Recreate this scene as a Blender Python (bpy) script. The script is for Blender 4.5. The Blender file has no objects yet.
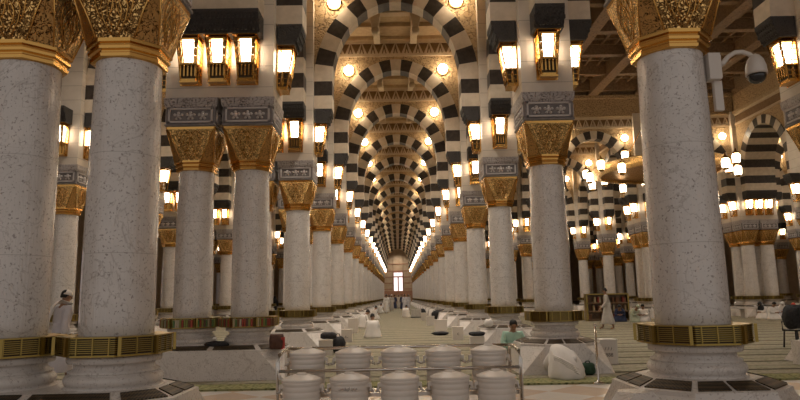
import bpy, bmesh, math, random
from mathutils import Vector, Matrix
random.seed(7)
PI = math.pi
SC = bpy.context.scene
COL = SC.collection

# ------------------------------------------------------------------ camera, world, exposure
F_PX = 628.0
cam_d = bpy.data.cameras.new('camera')
cam = bpy.data.objects.new('camera', cam_d)
COL.objects.link(cam)
cam_d.sensor_width = 36.0
cam_d.lens = F_PX * 36.0 / 800.0
cam_d.clip_end = 500
PITCH, YAW, ROLL = math.radians(8.75), math.radians(-0.33), math.radians(-1.08)
cam.matrix_world = (Matrix.Translation((-0.07, 0, 1.5)) @ Matrix.Rotation(YAW, 4, 'Z')
                    @ Matrix.Rotation(PI/2 + PITCH, 4, 'X') @ Matrix.Rotation(ROLL, 4, 'Z'))
SC.camera = cam
w = bpy.data.worlds.new('world'); SC.world = w; w.use_nodes = True
w.node_tree.nodes['Background'].inputs[0].default_value = (1.0, 0.93, 0.88, 1)
w.node_tree.nodes['Background'].inputs[1].default_value = 0.44
SC.view_settings.view_transform = 'Standard'
SC.view_settings.look = 'None'
SC.view_settings.gamma = 1
SC.view_settings.use_curve_mapping = False
SC.view_settings.exposure = 0.12
# unseen spots without fixtures, added under the ceiling to fill the bays with light
def fill_spot(name, x, y, z, power, col=(1.0,.89,.76), deg=118):
    l = bpy.data.lights.new(name, 'SPOT'); l.shadow_soft_size = 0.0; l.energy = power; l.color = col
    l.spot_size = math.radians(deg); l.spot_blend = 1.0
    o = bpy.data.objects.new(name, l); COL.objects.link(o); o.location = (x, y, z); return o
for i in range(19):
    fill_spot('aisle_fill', 0, 6.85+6.08*(.5+i), 11.4, 1250 if i else 350)
fill_spot('aisle_fill', 0, 124.5, 11.4, 1200)  # extra fill added to brighten the far end wall
for i in range(3):
    for xx in (7.5, 16): fill_spot('court_fill', xx, 17+i*7, 12.6, 900)
    fill_spot('far_court_fill', 12, 41+i*6, 11.4, 900, deg=140)
    fill_spot('far_court_fill', 25, 32+i*7, 11.4, 900, deg=140)
for i in range(5):
    fill_spot('left_fill', -7.2, 16+i*6.08, 11.4, 900)
LAMP_E, GLOBE_E, LANTERN_E = 14.0, 30.0, 10.0

# ------------------------------------------------------------------ materials
MATS = {}
def mat(name, color=(.5,.5,.5), rough=.5, metal=0.0, emit=None, estr=0.0, nodes=None, spec=None):
    m = bpy.data.materials.new(name); m.use_nodes = True
    nt = m.node_tree; b = nt.nodes['Principled BSDF']
    b.inputs['Base Color'].default_value = (*color, 1)
    b.inputs['Roughness'].default_value = rough
    b.inputs['Metallic'].default_value = metal
    if spec is not None: b.inputs['Specular IOR Level'].default_value = spec
    if emit:
        b.inputs['Emission Color'].default_value = (*emit, 1)
        b.inputs['Emission Strength'].default_value = estr
    if nodes: nodes(nt, b)
    MATS[name] = m
    return m
def N(nt, t, **kw):
    n = nt.nodes.new(t)
    for k, v in kw.items():
        if k in n.inputs: n.inputs[k].default_value = v
        else: setattr(n, k, v)
    return n
def ramp(nt, src, stops, interp='LINEAR'):
    r = nt.nodes.new('ShaderNodeValToRGB'); r.color_ramp.interpolation = interp
    e = r.color_ramp.elements
    while len(e) < len(stops): e.new(.5)
    for i, (p, c) in enumerate(stops):
        e[i].position = p; e[i].color = (*c, 1) if len(c) == 3 else c
    nt.links.new(src, r.inputs[0]); return r.outputs[0]
def mix(nt, f, a, b, mode='MIX'):
    m = nt.nodes.new('ShaderNodeMix'); m.data_type = 'RGBA'; m.blend_type = mode
    if isinstance(f, (int, float)): m.inputs[0].default_value = f
    else: nt.links.new(f, m.inputs[0])
    for i, v in ((6, a), (7, b)):
        if isinstance(v, tuple): m.inputs[i].default_value = (*v, 1)
        else: nt.links.new(v, m.inputs[i])
    return m.outputs[2]
def math_n(nt, op, a, b=None, c=None):
    m = nt.nodes.new('ShaderNodeMath'); m.operation = op
    for i, v in enumerate((a, b, c)):
        if v is None: continue
        if isinstance(v, (int, float)): m.inputs[i].default_value = v
        else: nt.links.new(v, m.inputs[i])
    return m.outputs[0]
def coords(nt, kind='Object', scale=(1,1,1), rand=True):
    t = nt.nodes.new('ShaderNodeTexCoord')
    mp = nt.nodes.new('ShaderNodeMapping'); mp.inputs['Scale'].default_value = scale
    nt.links.new(t.outputs[kind], mp.inputs[0])
    if rand:
        oi = nt.nodes.new('ShaderNodeObjectInfo')
        v = nt.nodes.new('ShaderNodeVectorMath'); v.operation = 'SCALE'
        v.inputs[0].default_value = (0, 0, 0)
    return mp.outputs[0]
def bump(nt, b, h, strength=.5, dist=.02):
    bp = nt.nodes.new('ShaderNodeBump'); bp.inputs['Strength'].default_value = strength
    bp.inputs['Distance'].default_value = dist
    nt.links.new(h, bp.inputs['Height']); nt.links.new(bp.outputs[0], b.inputs['Normal'])
def objrand(nt, c, amt=40.0):
    oi = nt.nodes.new('ShaderNodeObjectInfo')
    m = math_n(nt, 'MULTIPLY', oi.outputs['Random'], amt)
    a = nt.nodes.new('ShaderNodeVectorMath'); a.operation = 'ADD'
    cb = nt.nodes.new('ShaderNodeCombineXYZ')
    for i in range(3): nt.links.new(m, cb.inputs[i])
    nt.links.new(c, a.inputs[0]); nt.links.new(cb.outputs[0], a.inputs[1])
    return a.outputs[0]

def marble_nodes(base, vein, speck, joints=True, veinamt=.5):
    def f(nt, b):
        c0 = coords(nt)
        c = objrand(nt, c0)
        n1 = N(nt, 'ShaderNodeTexNoise', Scale=2.2, Detail=6.0, Distortion=1.5); nt.links.new(c, n1.inputs['Vector'])
        cl = ramp(nt, n1.outputs['Fac'], [(.3, tuple(x*.90 for x in base)), (.7, base)])
        n2 = N(nt, 'ShaderNodeTexNoise', Scale=1.6, Detail=8.0, Distortion=2.2); nt.links.new(c, n2.inputs['Vector'])
        vn = ramp(nt, n2.outputs['Fac'], [(.485, (0,0,0)), (.5, (1,1,1)), (.515, (0,0,0))])
        n3 = N(nt, 'ShaderNodeTexNoise', Scale=38.0, Detail=3.0); nt.links.new(c, n3.inputs['Vector'])
        sp = ramp(nt, n3.outputs['Fac'], [(.60, (0,0,0)), (.67, (1,1,1))])
        vv = math_n(nt, 'MULTIPLY', vn, veinamt)
        cl = mix(nt, vv, cl, vein)
        ss = math_n(nt, 'MULTIPLY', sp, .75)
        cl = mix(nt, ss, cl, speck)
        if joints:
            sx = nt.nodes.new('ShaderNodeSeparateXYZ'); nt.links.new(c0, sx.inputs[0])
            z = math_n(nt, 'FRACT', math_n(nt, 'MULTIPLY_ADD', sx.outputs[2], 1/1.07, .13))
            j = math_n(nt, 'LESS_THAN', z, .006)
            cl = mix(nt, math_n(nt, 'MULTIPLY', j, .45), cl, (.2,.17,.14))
        nt.links.new(cl, b.inputs['Base Color'])
        n4 = N(nt, 'ShaderNodeTexNoise', Scale=11.0, Detail=3.0)
        c4 = coords(nt, scale=(4, 4, .45)); nt.links.new(c4, n4.inputs['Vector'])
        bump(nt, b, n4.outputs['Fac'], .6, .012)
    return f
mat('shaft_marble', rough=.11, nodes=marble_nodes((.68,.635,.60), (.30,.25,.22), (.24,.20,.18), veinamt=.5), spec=.7)
mat('base_marble', rough=.22, nodes=marble_nodes((.66,.61,.565), (.34,.28,.24), (.35,.30,.27), joints=False))
def pier_nodes(nt, b):
    c = coords(nt, 'Object')
    sx = nt.nodes.new('ShaderNodeSeparateXYZ'); nt.links.new(c, sx.inputs[0])
    z = math_n(nt, 'FRACT', math_n(nt, 'MULTIPLY_ADD', sx.outputs[2], 1/.45, .1))
    j = math_n(nt, 'LESS_THAN', z, .03)
    n1 = N(nt, 'ShaderNodeTexNoise', Scale=3.0, Detail=5.0); nt.links.new(c, n1.inputs['Vector'])
    cl = ramp(nt, n1.outputs['Fac'], [(.3, (.60,.52,.43)), (.7, (.68,.60,.50))])
    cl = mix(nt, math_n(nt, 'MULTIPLY', j, .6), cl, (.22,.17,.12))
    nt.links.new(cl, b.inputs['Base Color'])
mat('pier_marble', rough=.4, nodes=pier_nodes)
def noisy(c1, c2, scale=8, bs=.2):
    def f(nt, b):
        c = coords(nt)
        n1 = N(nt, 'ShaderNodeTexNoise', Scale=float(scale), Detail=5.0); nt.links.new(c, n1.inputs['Vector'])
        nt.links.new(ramp(nt, n1.outputs['Fac'], [(.35, c1), (.65, c2)]), b.inputs['Base Color'])
        bump(nt, b, n1.outputs['Fac'], bs, .01)
    return f
mat('cream_stone', rough=.5, nodes=noisy((.56,.46,.34), (.66,.55,.42), 5))
mat('dark_stone', rough=.4, nodes=noisy((.028,.020,.015), (.055,.040,.030), 7))
def carved(c_hi, c_lo, scale, metal=0.0, dist=.03, lo=.08, hi=.28, strength=1.0):
    def f(nt, b):
        c = coords(nt)
        nz = N(nt, 'ShaderNodeTexNoise', Scale=scale*.35, Detail=2.0); nt.links.new(c, nz.inputs['Vector'])
        wv = nt.nodes.new('ShaderNodeVectorMath'); wv.operation = 'MULTIPLY_ADD'
        nt.links.new(nz.outputs['Color'], wv.inputs[0]); wv.inputs[1].default_value = (.18,.18,.18); nt.links.new(c, wv.inputs[2])
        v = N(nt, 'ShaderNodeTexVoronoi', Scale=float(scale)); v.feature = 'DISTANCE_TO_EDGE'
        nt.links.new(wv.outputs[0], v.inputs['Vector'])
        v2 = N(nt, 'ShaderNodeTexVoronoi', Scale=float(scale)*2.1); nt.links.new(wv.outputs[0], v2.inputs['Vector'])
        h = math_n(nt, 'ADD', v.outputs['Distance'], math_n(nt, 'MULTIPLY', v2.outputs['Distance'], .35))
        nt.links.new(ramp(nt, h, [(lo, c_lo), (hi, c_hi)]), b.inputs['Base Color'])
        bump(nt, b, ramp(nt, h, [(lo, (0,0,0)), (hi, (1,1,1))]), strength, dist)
    return f
mat('dark_carved', rough=.6, nodes=carved((.045,.038,.034), (.014,.012,.011), 14, dist=.02))
mat('grey_carved', rough=.45, nodes=carved((.46,.41,.39), (.16,.135,.125), 13, dist=.02))
mat('grey_panel', rough=.45, nodes=noisy((.15,.13,.125), (.20,.175,.165), 12))
mat('grey_light', (.50,.45,.43), .5)
mat('rack_dark', (.045,.022,.010), .6)
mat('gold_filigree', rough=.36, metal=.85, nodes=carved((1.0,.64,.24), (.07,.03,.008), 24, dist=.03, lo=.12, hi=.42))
mat('dark_filigree', rough=.35, metal=1.0, nodes=carved((.62,.36,.13), (.015,.010,.006), 24, dist=.04, lo=.10, hi=.26))
mat('gold_smooth', (.66,.38,.11), .20, 1.0)
mat('brass', (.36,.26,.08), .32, 1.0)
mat('brass_dark', (.09,.06,.03), .5, .6)
mat('plaster_arabesque', rough=.7, nodes=carved((.52,.36,.19), (.24,.15,.07), 7, dist=.05, lo=.05, hi=.3))
mat('plaster', rough=.7, nodes=noisy((.44,.31,.17), (.52,.38,.22), 6))
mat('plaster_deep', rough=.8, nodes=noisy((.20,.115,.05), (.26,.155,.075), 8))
mat('plaster_pale', rough=.6, nodes=noisy((.56,.43,.28), (.62,.49,.33), 6))
mat('wood_ceiling', rough=.6, nodes=carved((.27,.165,.085), (.14,.082,.04), 5, dist=.03))
mat('wood_beam', rough=.6, nodes=noisy((.20,.12,.06), (.30,.19,.10), 9))
mat('wood_wall', rough=.7, nodes=carved((.34,.23,.13), (.15,.09,.045), 6, dist=.03))
mat('lamp_glass', (1,.95,.85), .3, emit=(1.0,.87,.68), estr=LAMP_E)
mat('globe_glass', (1,.9,.75), .3, emit=(1.0,.82,.58), estr=GLOBE_E)
mat('lantern_glass', (1,.9,.75), .3, emit=(1.0,.80,.55), estr=LANTERN_E)
mat('daylight_pane', (.9,.9,.95), .3, emit=(1.0,.84,.84), estr=1.1)
def grille_nodes(nt, b):
    c = coords(nt)
    v = N(nt, 'ShaderNodeTexVoronoi', Scale=38.0, Randomness=0.15); nt.links.new(c, v.inputs['Vector'])
    nt.links.new(ramp(nt, v.outputs['Distance'], [(.35, (.006,.005,.004)), (.6, (.11,.075,.04))]), b.inputs['Base Color'])
mat('grille_metal', rough=.5, metal=.4, nodes=grille_nodes)
def carpet_nodes(nt, b):
    c = coords(nt)
    sx = nt.nodes.new('ShaderNodeSeparateXYZ'); nt.links.new(c, sx.inputs[0])
    fy = math_n(nt, 'FRACT', math_n(nt, 'MULTIPLY', sx.outputs[1], 1/1.35))
    band = ramp(nt, fy, [(0, (.07,.058,.038)), (.10, (.08,.066,.042)), (.16, (.33,.295,.215)), (.44, (.36,.325,.24)), (.49, (.27,.24,.17)), (.56, (.27,.24,.17)), (.60, (.38,.34,.255)), (.96, (.36,.32,.24))])
    v = N(nt, 'ShaderNodeTexVoronoi', Scale=9.0); nt.links.new(c, v.inputs['Vector'])
    pat = ramp(nt, v.outputs['Distance'], [(.25, (.75,.78,.66)), (.5, (1.06,1.03,1.0))])
    cl = mix(nt, 1.0, band, pat, 'MULTIPLY')
    cl = mix(nt, 1.0, cl, (.80,.82,.84), 'MULTIPLY')
    nz = N(nt, 'ShaderNodeTexNoise', Scale=60.0, Detail=2.0); nt.links.new(c, nz.inputs['Vector'])
    cl = mix(nt, .6, cl, ramp(nt, nz.outputs['Fac'], [(.3, (.6,.6,.6)), (.7, (1.25,1.25,1.25))]), 'MULTIPLY')
    nt.links.new(cl, b.inputs['Base Color'])
    bump(nt, b, nz.outputs['Fac'], .4, .01)
mat('carpet', rough=.95, nodes=carpet_nodes, spec=.1)
def border_nodes(nt, b):
    c = coords(nt)
    v = N(nt, 'ShaderNodeTexVoronoi', Scale=14.0); nt.links.new(c, v.inputs['Vector'])
    nt.links.new(ramp(nt, v.outputs['Distance'], [(.2, (.07,.08,.03)), (.5, (.27,.26,.13))]), b.inputs['Base Color'])
mat('carpet_border', rough=.95, nodes=border_nodes, spec=.1)
def floor_nodes(nt, b):
    c = coords(nt)
    br = N(nt, 'ShaderNodeTexChecker', Scale=1.0)
    mp = nt.nodes.new('ShaderNodeMapping'); mp.inputs['Rotation'].default_value = (0,0,PI/4); mp.inputs['Scale'].default_value = (1.25,1.25,1.25)
    nt.links.new(c, mp.inputs[0]); nt.links.new(mp.outputs[0], br.inputs['Vector'])
    br.inputs['Color1'].default_value = (.52,.40,.31,1); br.inputs['Color2'].default_value = (.60,.56,.52,1)
    n1 = N(nt, 'ShaderNodeTexNoise', Scale=3.0, Detail=6.0); nt.links.new(c, n1.inputs['Vector'])
    cl = mix(nt, .5, br.outputs['Color'], ramp(nt, n1.outputs['Fac'], [(.3, (.8,.78,.76)), (.7, (1.1,1.08,1.05))]), 'MULTIPLY')
    nt.links.new(cl, b.inputs['Base Color'])
mat('floor_marble', rough=.25, nodes=floor_nodes)
mat('red_granite', rough=.4, nodes=noisy((.36,.17,.10), (.46,.24,.15), 4))
mat('wall_stone', rough=.6, nodes=noisy((.50,.36,.23), (.58,.43,.29), 2))
mat('steel', (.62,.58,.53), .22, 1.0)
mat('white_plastic', rough=.4, nodes=noisy((.70,.63,.56), (.74,.67,.60), 3, .03))
mat('plastic_seam', (.42,.36,.31), .5)
mat('box_white', (.66,.60,.54), .5)
mat('ink', (.06,.045,.04), .7)
mat('camera_white', (.62,.56,.50), .35)
mat('camera_dome', (.01,.01,.012), .08, spec=.8)
mat('black_cloth', rough=.8, nodes=noisy((.010,.010,.012), (.03,.028,.03), 20))
mat('black_plastic', (.015,.015,.017), .4)
mat('white_cloth', rough=.85, nodes=noisy((.74,.70,.66), (.80,.76,.72), 6, .3))
mat('grey_cloth', rough=.85, nodes=noisy((.46,.42,.38), (.54,.50,.45), 6, .3))
mat('lilac_cloth', rough=.85, nodes=noisy((.56,.53,.56), (.64,.61,.64), 6, .3))
mat('mint_cloth', rough=.85, nodes=noisy((.36,.56,.46), (.46,.66,.55), 8, .3))
mat('navy_cloth', rough=.85, nodes=noisy((.02,.03,.07), (.04,.05,.11), 8, .3))
mat('green_cloth', rough=.85, nodes=noisy((.015,.04,.02), (.03,.075,.04), 14, .3))
mat('pale_green_cloth', rough=.85, nodes=noisy((.42,.46,.34), (.50,.54,.42), 8, .3))
mat('red_cloth', rough=.8, nodes=noisy((.40,.04,.03), (.50,.07,.05), 10, .3))
mat('brown_cloth', rough=.8, nodes=noisy((.07,.03,.02), (.12,.055,.035), 10, .3))
mat('skin', (.30,.16,.09), .5)
mat('hair', (.012,.010,.009), .7)
mat('shelf_wood', rough=.5, nodes=noisy((.17,.10,.05), (.24,.15,.08), 8))
BOOKC = [(.30,.05,.03), (.08,.16,.05), (.40,.32,.20), (.16,.07,.03), (.22,.24,.06), (.45,.40,.30), (.10,.05,.04)]
for i, c in enumerate(BOOKC): mat('book_cover_%s' % 'abcdefg'[i], c, .6)

# ------------------------------------------------------------------ mesh builder
class MB:
    def __init__(s): s.v = []; s.f = []; s.m = []; s.mats = []; s.sm = []
    def mi(s, m):
        if m not in s.mats: s.mats.append(m)
        return s.mats.index(m)
    def add(s, vs, fs, m, smooth=False):
        o = len(s.v); s.v += [tuple(x) for x in vs]; k = s.mi(m)
        for f in fs: s.f.append(tuple(i+o for i in f)); s.m.append(k); s.sm.append(smooth)
    def box(s, c, d, m, rz=0.0):
        x, y, z = (q/2 for q in d); vs = []
        for dx, dy, dz in ((-x,-y,-z),(x,-y,-z),(x,y,-z),(-x,y,-z),(-x,-y,z),(x,-y,z),(x,y,z),(-x,y,z)):
            vs.append((c[0]+dx*math.cos(rz)-dy*math.sin(rz), c[1]+dx*math.sin(rz)+dy*math.cos(rz), c[2]+dz))
        s.add(vs, [(3,2,1,0),(4,5,6,7),(0,1,5,4),(1,2,6,5),(2,3,7,6),(3,0,4,7)], m)
    def loft(s, rings, m, caps=(True, True), smooth=True, closed=True, mats=None):
        n = len(rings[0]); vs = [p for r in rings for p in r]
        for a in range(len(rings)-1):
            fs = []
            for i in range(n if closed else n-1):
                j = (i+1) % n
                fs.append((a*n+i, a*n+j, (a+1)*n+j, (a+1)*n+i))
            if a == 0: base = len(s.v); s.v += [tuple(x) for x in vs]
            mm = mats[a] if mats else m
            k = s.mi(mm)
            for f in fs: s.f.append(tuple(q+base for q in f)); s.m.append(k); s.sm.append(smooth)
        k = s.mi(m)
        if caps[0]: s.f.append(tuple(base+i for i in reversed(range(n)))); s.m.append(k); s.sm.append(False)
        if caps[1]: s.f.append(tuple(base+(len(rings)-1)*n+i for i in range(n))); s.m.append(k); s.sm.append(False)
    def lathe(s, prof, n, m, c=(0,0,0), smooth=True, phase=0.0, caps=(True,True), mats=None):
        rings = [[(c[0]+r*math.cos(phase+2*PI*i/n), c[1]+r*math.sin(phase+2*PI*i/n), c[2]+z) for i in range(n)] for r, z in prof]
        s.loft(rings, m, caps, smooth, mats=mats)
    def tube(s, pts, r, m, n=8, rr=None):
        pts = [Vector(p) for p in pts]; rings = []
        for i, p in enumerate(pts):
            t = (pts[min(i+1, len(pts)-1)] - pts[max(i-1, 0)]).normalized()
            u = t.cross(Vector((0,0,1)))
            if u.length < .05: u = t.cross(Vector((0,1,0)))
            u.normalize(); w_ = t.cross(u)
            q = rr[i] if rr else r
            rings.append([p + u*math.cos(2*PI*k/n)*q + w_*math.sin(2*PI*k/n)*q for k in range(n)])
        s.loft(rings, m)
    def sphere(s, c, r, m, nu=16, nv=10, sc=(1,1,1)):
        rings = []
        for j in range(1, nv):
            a = -PI/2 + PI*j/nv
            rings.append([(c[0]+r*sc[0]*math.cos(a)*math.cos(2*PI*i/nu), c[1]+r*sc[1]*math.cos(a)*math.sin(2*PI*i/nu), c[2]+r*sc[2]*math.sin(a)) for i in range(nu)])
        s.loft(rings, m)
    def mesh(s, name):
        me = bpy.data.meshes.new(name); me.from_pydata(s.v, [], s.f); me.update()
        for m in s.mats: me.materials.append(MATS[m])
        me.polygons.foreach_set('material_index', s.m)
        me.polygons.foreach_set('use_smooth', s.sm)
        bm = bmesh.new(); bm.from_mesh(me); bmesh.ops.recalc_face_normals(bm, faces=bm.faces); bm.to_mesh(me); bm.free()
        return me
def put(name, me, parent=None, loc=(0,0,0), rz=0.0, scale=None):
    if isinstance(me, MB): me = me.mesh(name)
    o = bpy.data.objects.new(name, me); COL.objects.link(o)
    o.location = loc; o.rotation_euler = (0,0,rz)
    if scale: o.scale = scale
    if parent: o.parent = parent
    return o
def tag(o, label=None, cat=None, group=None, kind=None):
    if label: o['label'] = label
    if cat: o['category'] = cat
    if group: o['group'] = group
    if kind: o['kind'] = kind
    return o
def thing(name, label, cat, loc=(0,0,0), rz=0.0, group=None):
    o = bpy.data.objects.new(name, None); COL.objects.link(o); o.empty_display_size = .1
    o.location = loc; o.rotation_euler = (0,0,rz)
    return tag(o, label, cat, group)
def struct(name, me, label=None, **kw):
    return tag(put(name, me, **kw), label, None, None, 'structure')
def copy_tree(o, parent=None):
    c = o.copy(); COL.objects.link(c); c.parent = parent
    for ch in list(o.children): copy_tree(ch, c)
    return c
ORD = ['zeroth','first','second','third','fourth','fifth','sixth','seventh','eighth','ninth','tenth','eleventh','twelfth','thirteenth','fourteenth','fifteenth','sixteenth','seventeenth','eighteenth','nineteenth','twentieth','twenty-first']

# ------------------------------------------------------------------ plan
S, Z1 = 6.08, 6.85
def zk(k): return Z1 + S*(k-1)
NK = 20
ZEND = zk(NK) + 4.5
CEIL = 12.2
CT0, CT1 = 13.3, 36.9        # court, from front to back
HN = 3.08

# ------------------------------------------------------------------ floor, ceiling, walls (setting)
b = MB(); b.box((4, 62, -.15), (76, 152, .28), 'floor_marble'); struct('floor', b, 'polished marble floor with pale and tan diamonds')
b = MB(); b.box((5, (11.4+ZEND)/2, 0), (69.4, ZEND-11.9, .024), 'carpet')
tag(put('carpet', b), 'grey green patterned prayer carpet covering the hall floor', 'carpet')
b = MB(); b.box((5, 11.2, 0.004), (69.4, .62, .036), 'carpet_border')
tag(put('carpet_runner', b), 'thick green carpet edging strip in front of the prayer carpet', 'carpet')
# ceiling plates around the court opening
b = MB()
def plate(x0, x1, y0, y1, z=CEIL+.15, m='plaster', t=.3): b.box(((x0+x1)/2, (y0+y1)/2, z), (x1-x0, y1-y0, t), m)
plate(-29.8, 3.4, -2, ZEND); plate(3.4, 39.8, -2, CT0); plate(3.4, 39.8, CT1, ZEND); plate(20.5, 39.8, CT0, CT1)
struct('ceiling', b, 'ochre plaster ceiling')
b = MB()
CH = 14.3
plate(3.4, 20.5, CT0, CT1, CH+.15, 'wood_ceiling')
x0, x1 = 3.4, 20.5
for (xa, xb, ya, yb) in ((3.2,3.4,CT0,CT1), (20.5,20.7,CT0,CT1), (3.2,20.7,CT0-.2,CT0), (3.2,20.7,CT1,CT1+.2)):
    b.box(((xa+xb)/2, (ya+yb)/2, (CEIL+CH)/2), (xb-xa, yb-ya, CH-CEIL+.3), 'wood_wall')
struct('ceiling_court', b, 'brown coffered wooden ceiling over the open court')
b = MB()
for i in range(1, 6):
    x = x0 + (x1-x0)*i/6; b.box((x, (CT0+CT1)/2, CH-.42), (.42, CT1-CT0, .84), 'wood_beam'); b.box((x, (CT0+CT1)/2, CH-.9), (.56, CT1-CT0, .14), 'wood_ceiling')
for i in range(0, 9):
    y = CT0 + .3 + (CT1-CT0-.6)*i/8; b.box(((x0+x1)/2, y, CH-.36), (x1-x0, .36, .72), 'wood_beam')
for i in range(0, 25):
    x = x0 + (x1-x0)*(i+.5)/25; b.box((x, (CT0+CT1)/2, CH-.12), (.12, CT1-CT0, .24), 'wood_beam')
for i in range(0, 32):
    y = CT0 + (CT1-CT0)*(i+.5)/32; b.box(((x0+x1)/2, y, CH-.10), (x1-x0, .12, .2), 'wood_beam')
# friezes round the court
for (c, d) in (((11.95, CT1-.05, 12.62), (17, .1, 1.1)), ((11.95, CT1-.15, 13.25), (17, .3, .2)), ((11.95, CT0+.05, 12.62), (17, .1, 1.1)), ((3.45, 25.1, 12.62), (.1, 23, 1.1)), ((3.5, 25.1, 13.25), (.2, 23, .2)), ((20.45, 25.1, 12.62), (.1, 23, 1.1))):
    b.box(c, d, 'plaster_arabesque')
struct('trim_1', b, 'brown wooden beams and coffers of the court ceiling')
# walls
b = MB()
WZ = ZEND
b.box((-17.5, WZ+.2, 6), (33, .4, 13), 'wall_stone'); b.box((21, WZ+.2, 6), (40, .4, 13), 'wall_stone')
b.box((0, WZ+.2, 9.3), (2.2, .4, 6), 'wall_stone'); b.box((0, WZ+.2, 1.2), (2.2, .4, 2.6), 'wall_stone')
for z in (3.0, 4.2, 5.4, 6.6, 8.0): b.box((0, WZ-.02, z), (5.6, .06, .16), 'red_granite') if z > 6.4 else [b.box((sx*2.0, WZ-.02, z), (1.7, .06, .16), 'red_granite') for sx in (-1, 1)]
b.box((0, WZ-.12, 2.2), (5.8, .3, .9), 'red_granite')
for i in range(7): b.box((-2.7+.9*i, WZ-.2, 1.2), (.35, .3, 2.0), 'red_granite')
b.box((0, WZ-.06, 1.0), (5.8, .2, 2.0), 'wall_stone')
struct('wall_back', b, 'far end wall of warm stone with red granite bands')
b = MB()
b.box((-30, 62, 6), (.4, 152, 13), 'wall_stone'); struct('wall_left', b)
b = MB(); b.box((40, 62, 6), (.4, 152, 13), 'wall_stone'); struct('wall_right', b)
fw = tag(put('window_1', (lambda q: (q.box((-.95, WZ-.1, 4.4), (.16, .3, 4.2), 'red_granite'), q.box((.95, WZ-.1, 4.4), (.16, .3, 4.2), 'red_granite'), q.box((0, WZ-.1, 6.5), (2.1, .3, .2), 'red_granite'), q.box((0, WZ-.1, 2.45), (2.1, .3, .16), 'red_granite'), q.box((0, WZ-.05, 5.45), (1.8, .16, .26), 'red_granite'), q.box((0, WZ-.05, 3.9), (.24, .14, 2.9), 'red_granite'), q)[-1])(MB())), 'tall bright window in the far end wall', None, None, 'structure')
q = MB(); q.box((0, WZ+.05, 4.4), (1.8, .04, 4.1), 'daylight_pane'); put('pane', q, fw)
# daylit doorways in the left wall
for i, y in enumerate((zk(6)-2, zk(9)-1, zk(12))):
    q = MB(); q.box((-29.75, y, 2.6), (.12, 3.6, 5.2), 'red_granite')
    d = tag(put('door_%d' % (i+1), q), 'tall daylit doorway in the left wall', None, None, 'structure')
    q = MB(); q.box((-29.66, y, 2.5), (.05, 3.2, 4.8), 'daylight_pane'); put('pane', q, d)

# ------------------------------------------------------------------ column parts
def oct_pts(ap, z, sx=0.0):
    """octagon of apothem ap, stretched by sx each way along x"""
    t = ap*math.tan(PI/8) if ap < .535 else ap*.50; base = [(ap,-t),(ap,t),(t,ap),(-t,ap),(-ap,t),(-ap,-t),(-t,-ap),(t,-ap)]
    return [(x+(sx if x > 0 else -sx), y, z) for x, y in base]
def plinth_mb(sx=0.0):
    b = MB()
    o1, o2, o3, o4 = oct_pts(.52,.635,sx), oct_pts(.55,.63,sx), oct_pts(.775,.55,sx), oct_pts(.78,.51,sx)
    b.loft([o4, o3, o2, o1], 'base_marble', (False, True), False)
    # octagon to square below: triangular facets at the corners
    h = .88; sq = [(h+sx,-h,0),(h+sx,h,0),(-h-sx,h,0),(-h-sx,-h,0)]
    vs = o4 + sq
    fs = [(0,1,9,8),(2,3,10,9),(4,5,11,10),(6,7,8,11),(1,2,9),(3,4,10),(5,6,11),(7,0,8)]
    b.add(vs, fs, 'base_marble')
    return b
def grille_mb(i, sx=0.0, far=False, half=0):
    b = MB()
    a, c = oct_pts(.575,.623,sx), oct_pts(.742,.563,sx)
    def lerp(p, q_, t): return tuple(p[k]+(q_[k]-p[k])*t for k in range(3))
    for j in (range(8) if far else (i,)):
        t0, t1 = .07, .93
        if half: t0, t1 = ((.04, .47), (.53, .96))[half-1]
        p = [lerp(a[j], a[(j+1)%8], t0), lerp(a[j], a[(j+1)%8], t1), lerp(c[j], c[(j+1)%8], t1), lerp(c[j], c[(j+1)%8], t0)]
        top = [(x, y, z+.012) for x, y, z in p]; bot = [(x, y, z-.01) for x, y, z in p]
        b.add(top+bot, [(0,1,2,3),(0,4,5,1),(1,5,6,2),(2,6,7,3),(3,7,4,0)], 'grille_metal')
    return b
PLM = {0.0: plinth_mb().mesh('plinth'), .575: plinth_mb(.575).mesh('plinth')}
PLFAR = {}
for sx in (0.0, .575):
    b = plinth_mb(sx); g = grille_mb(0, sx, True); b.add(g.v, g.f, 'grille_metal'); PLFAR[sx] = b.mesh('plinth')
GRM = {}
for sx in (0.0, .575):
    for j in range(8):
        if j % 2 == 0: GRM[(sx, j)] = [grille_mb(j, sx, half=1).mesh('grille'), grille_mb(j, sx, half=2).mesh('grille')]
        else: GRM[(sx, j)] = [grille_mb(j, sx).mesh('grille')]
b = MB()
b.lathe([(.49,.60),(.495,.635),(.47,.642),(.455,.655),(.475,.672),(.49,.70),(.49,.73),(.47,.762),(.445,.772),(.44,.778),(.452,.785),(.452,.80),(.41,.82),(.395,.85),(.40,.872),(.42,.88),(.46,.885),(.468,.90),(.468,.94),(.455,.955),(.40,.965)], 40, 'base_marble')
M_BASE = b.mesh('base_moulding')
b = MB(); b.lathe([(.376,.955),(.376,1.3),(.375,2.0),(.368,3.0),(.350,4.12),(.350,4.2)], 48, 'shaft_marble'); M_SHAFT = b.mesh('shaft')
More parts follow.
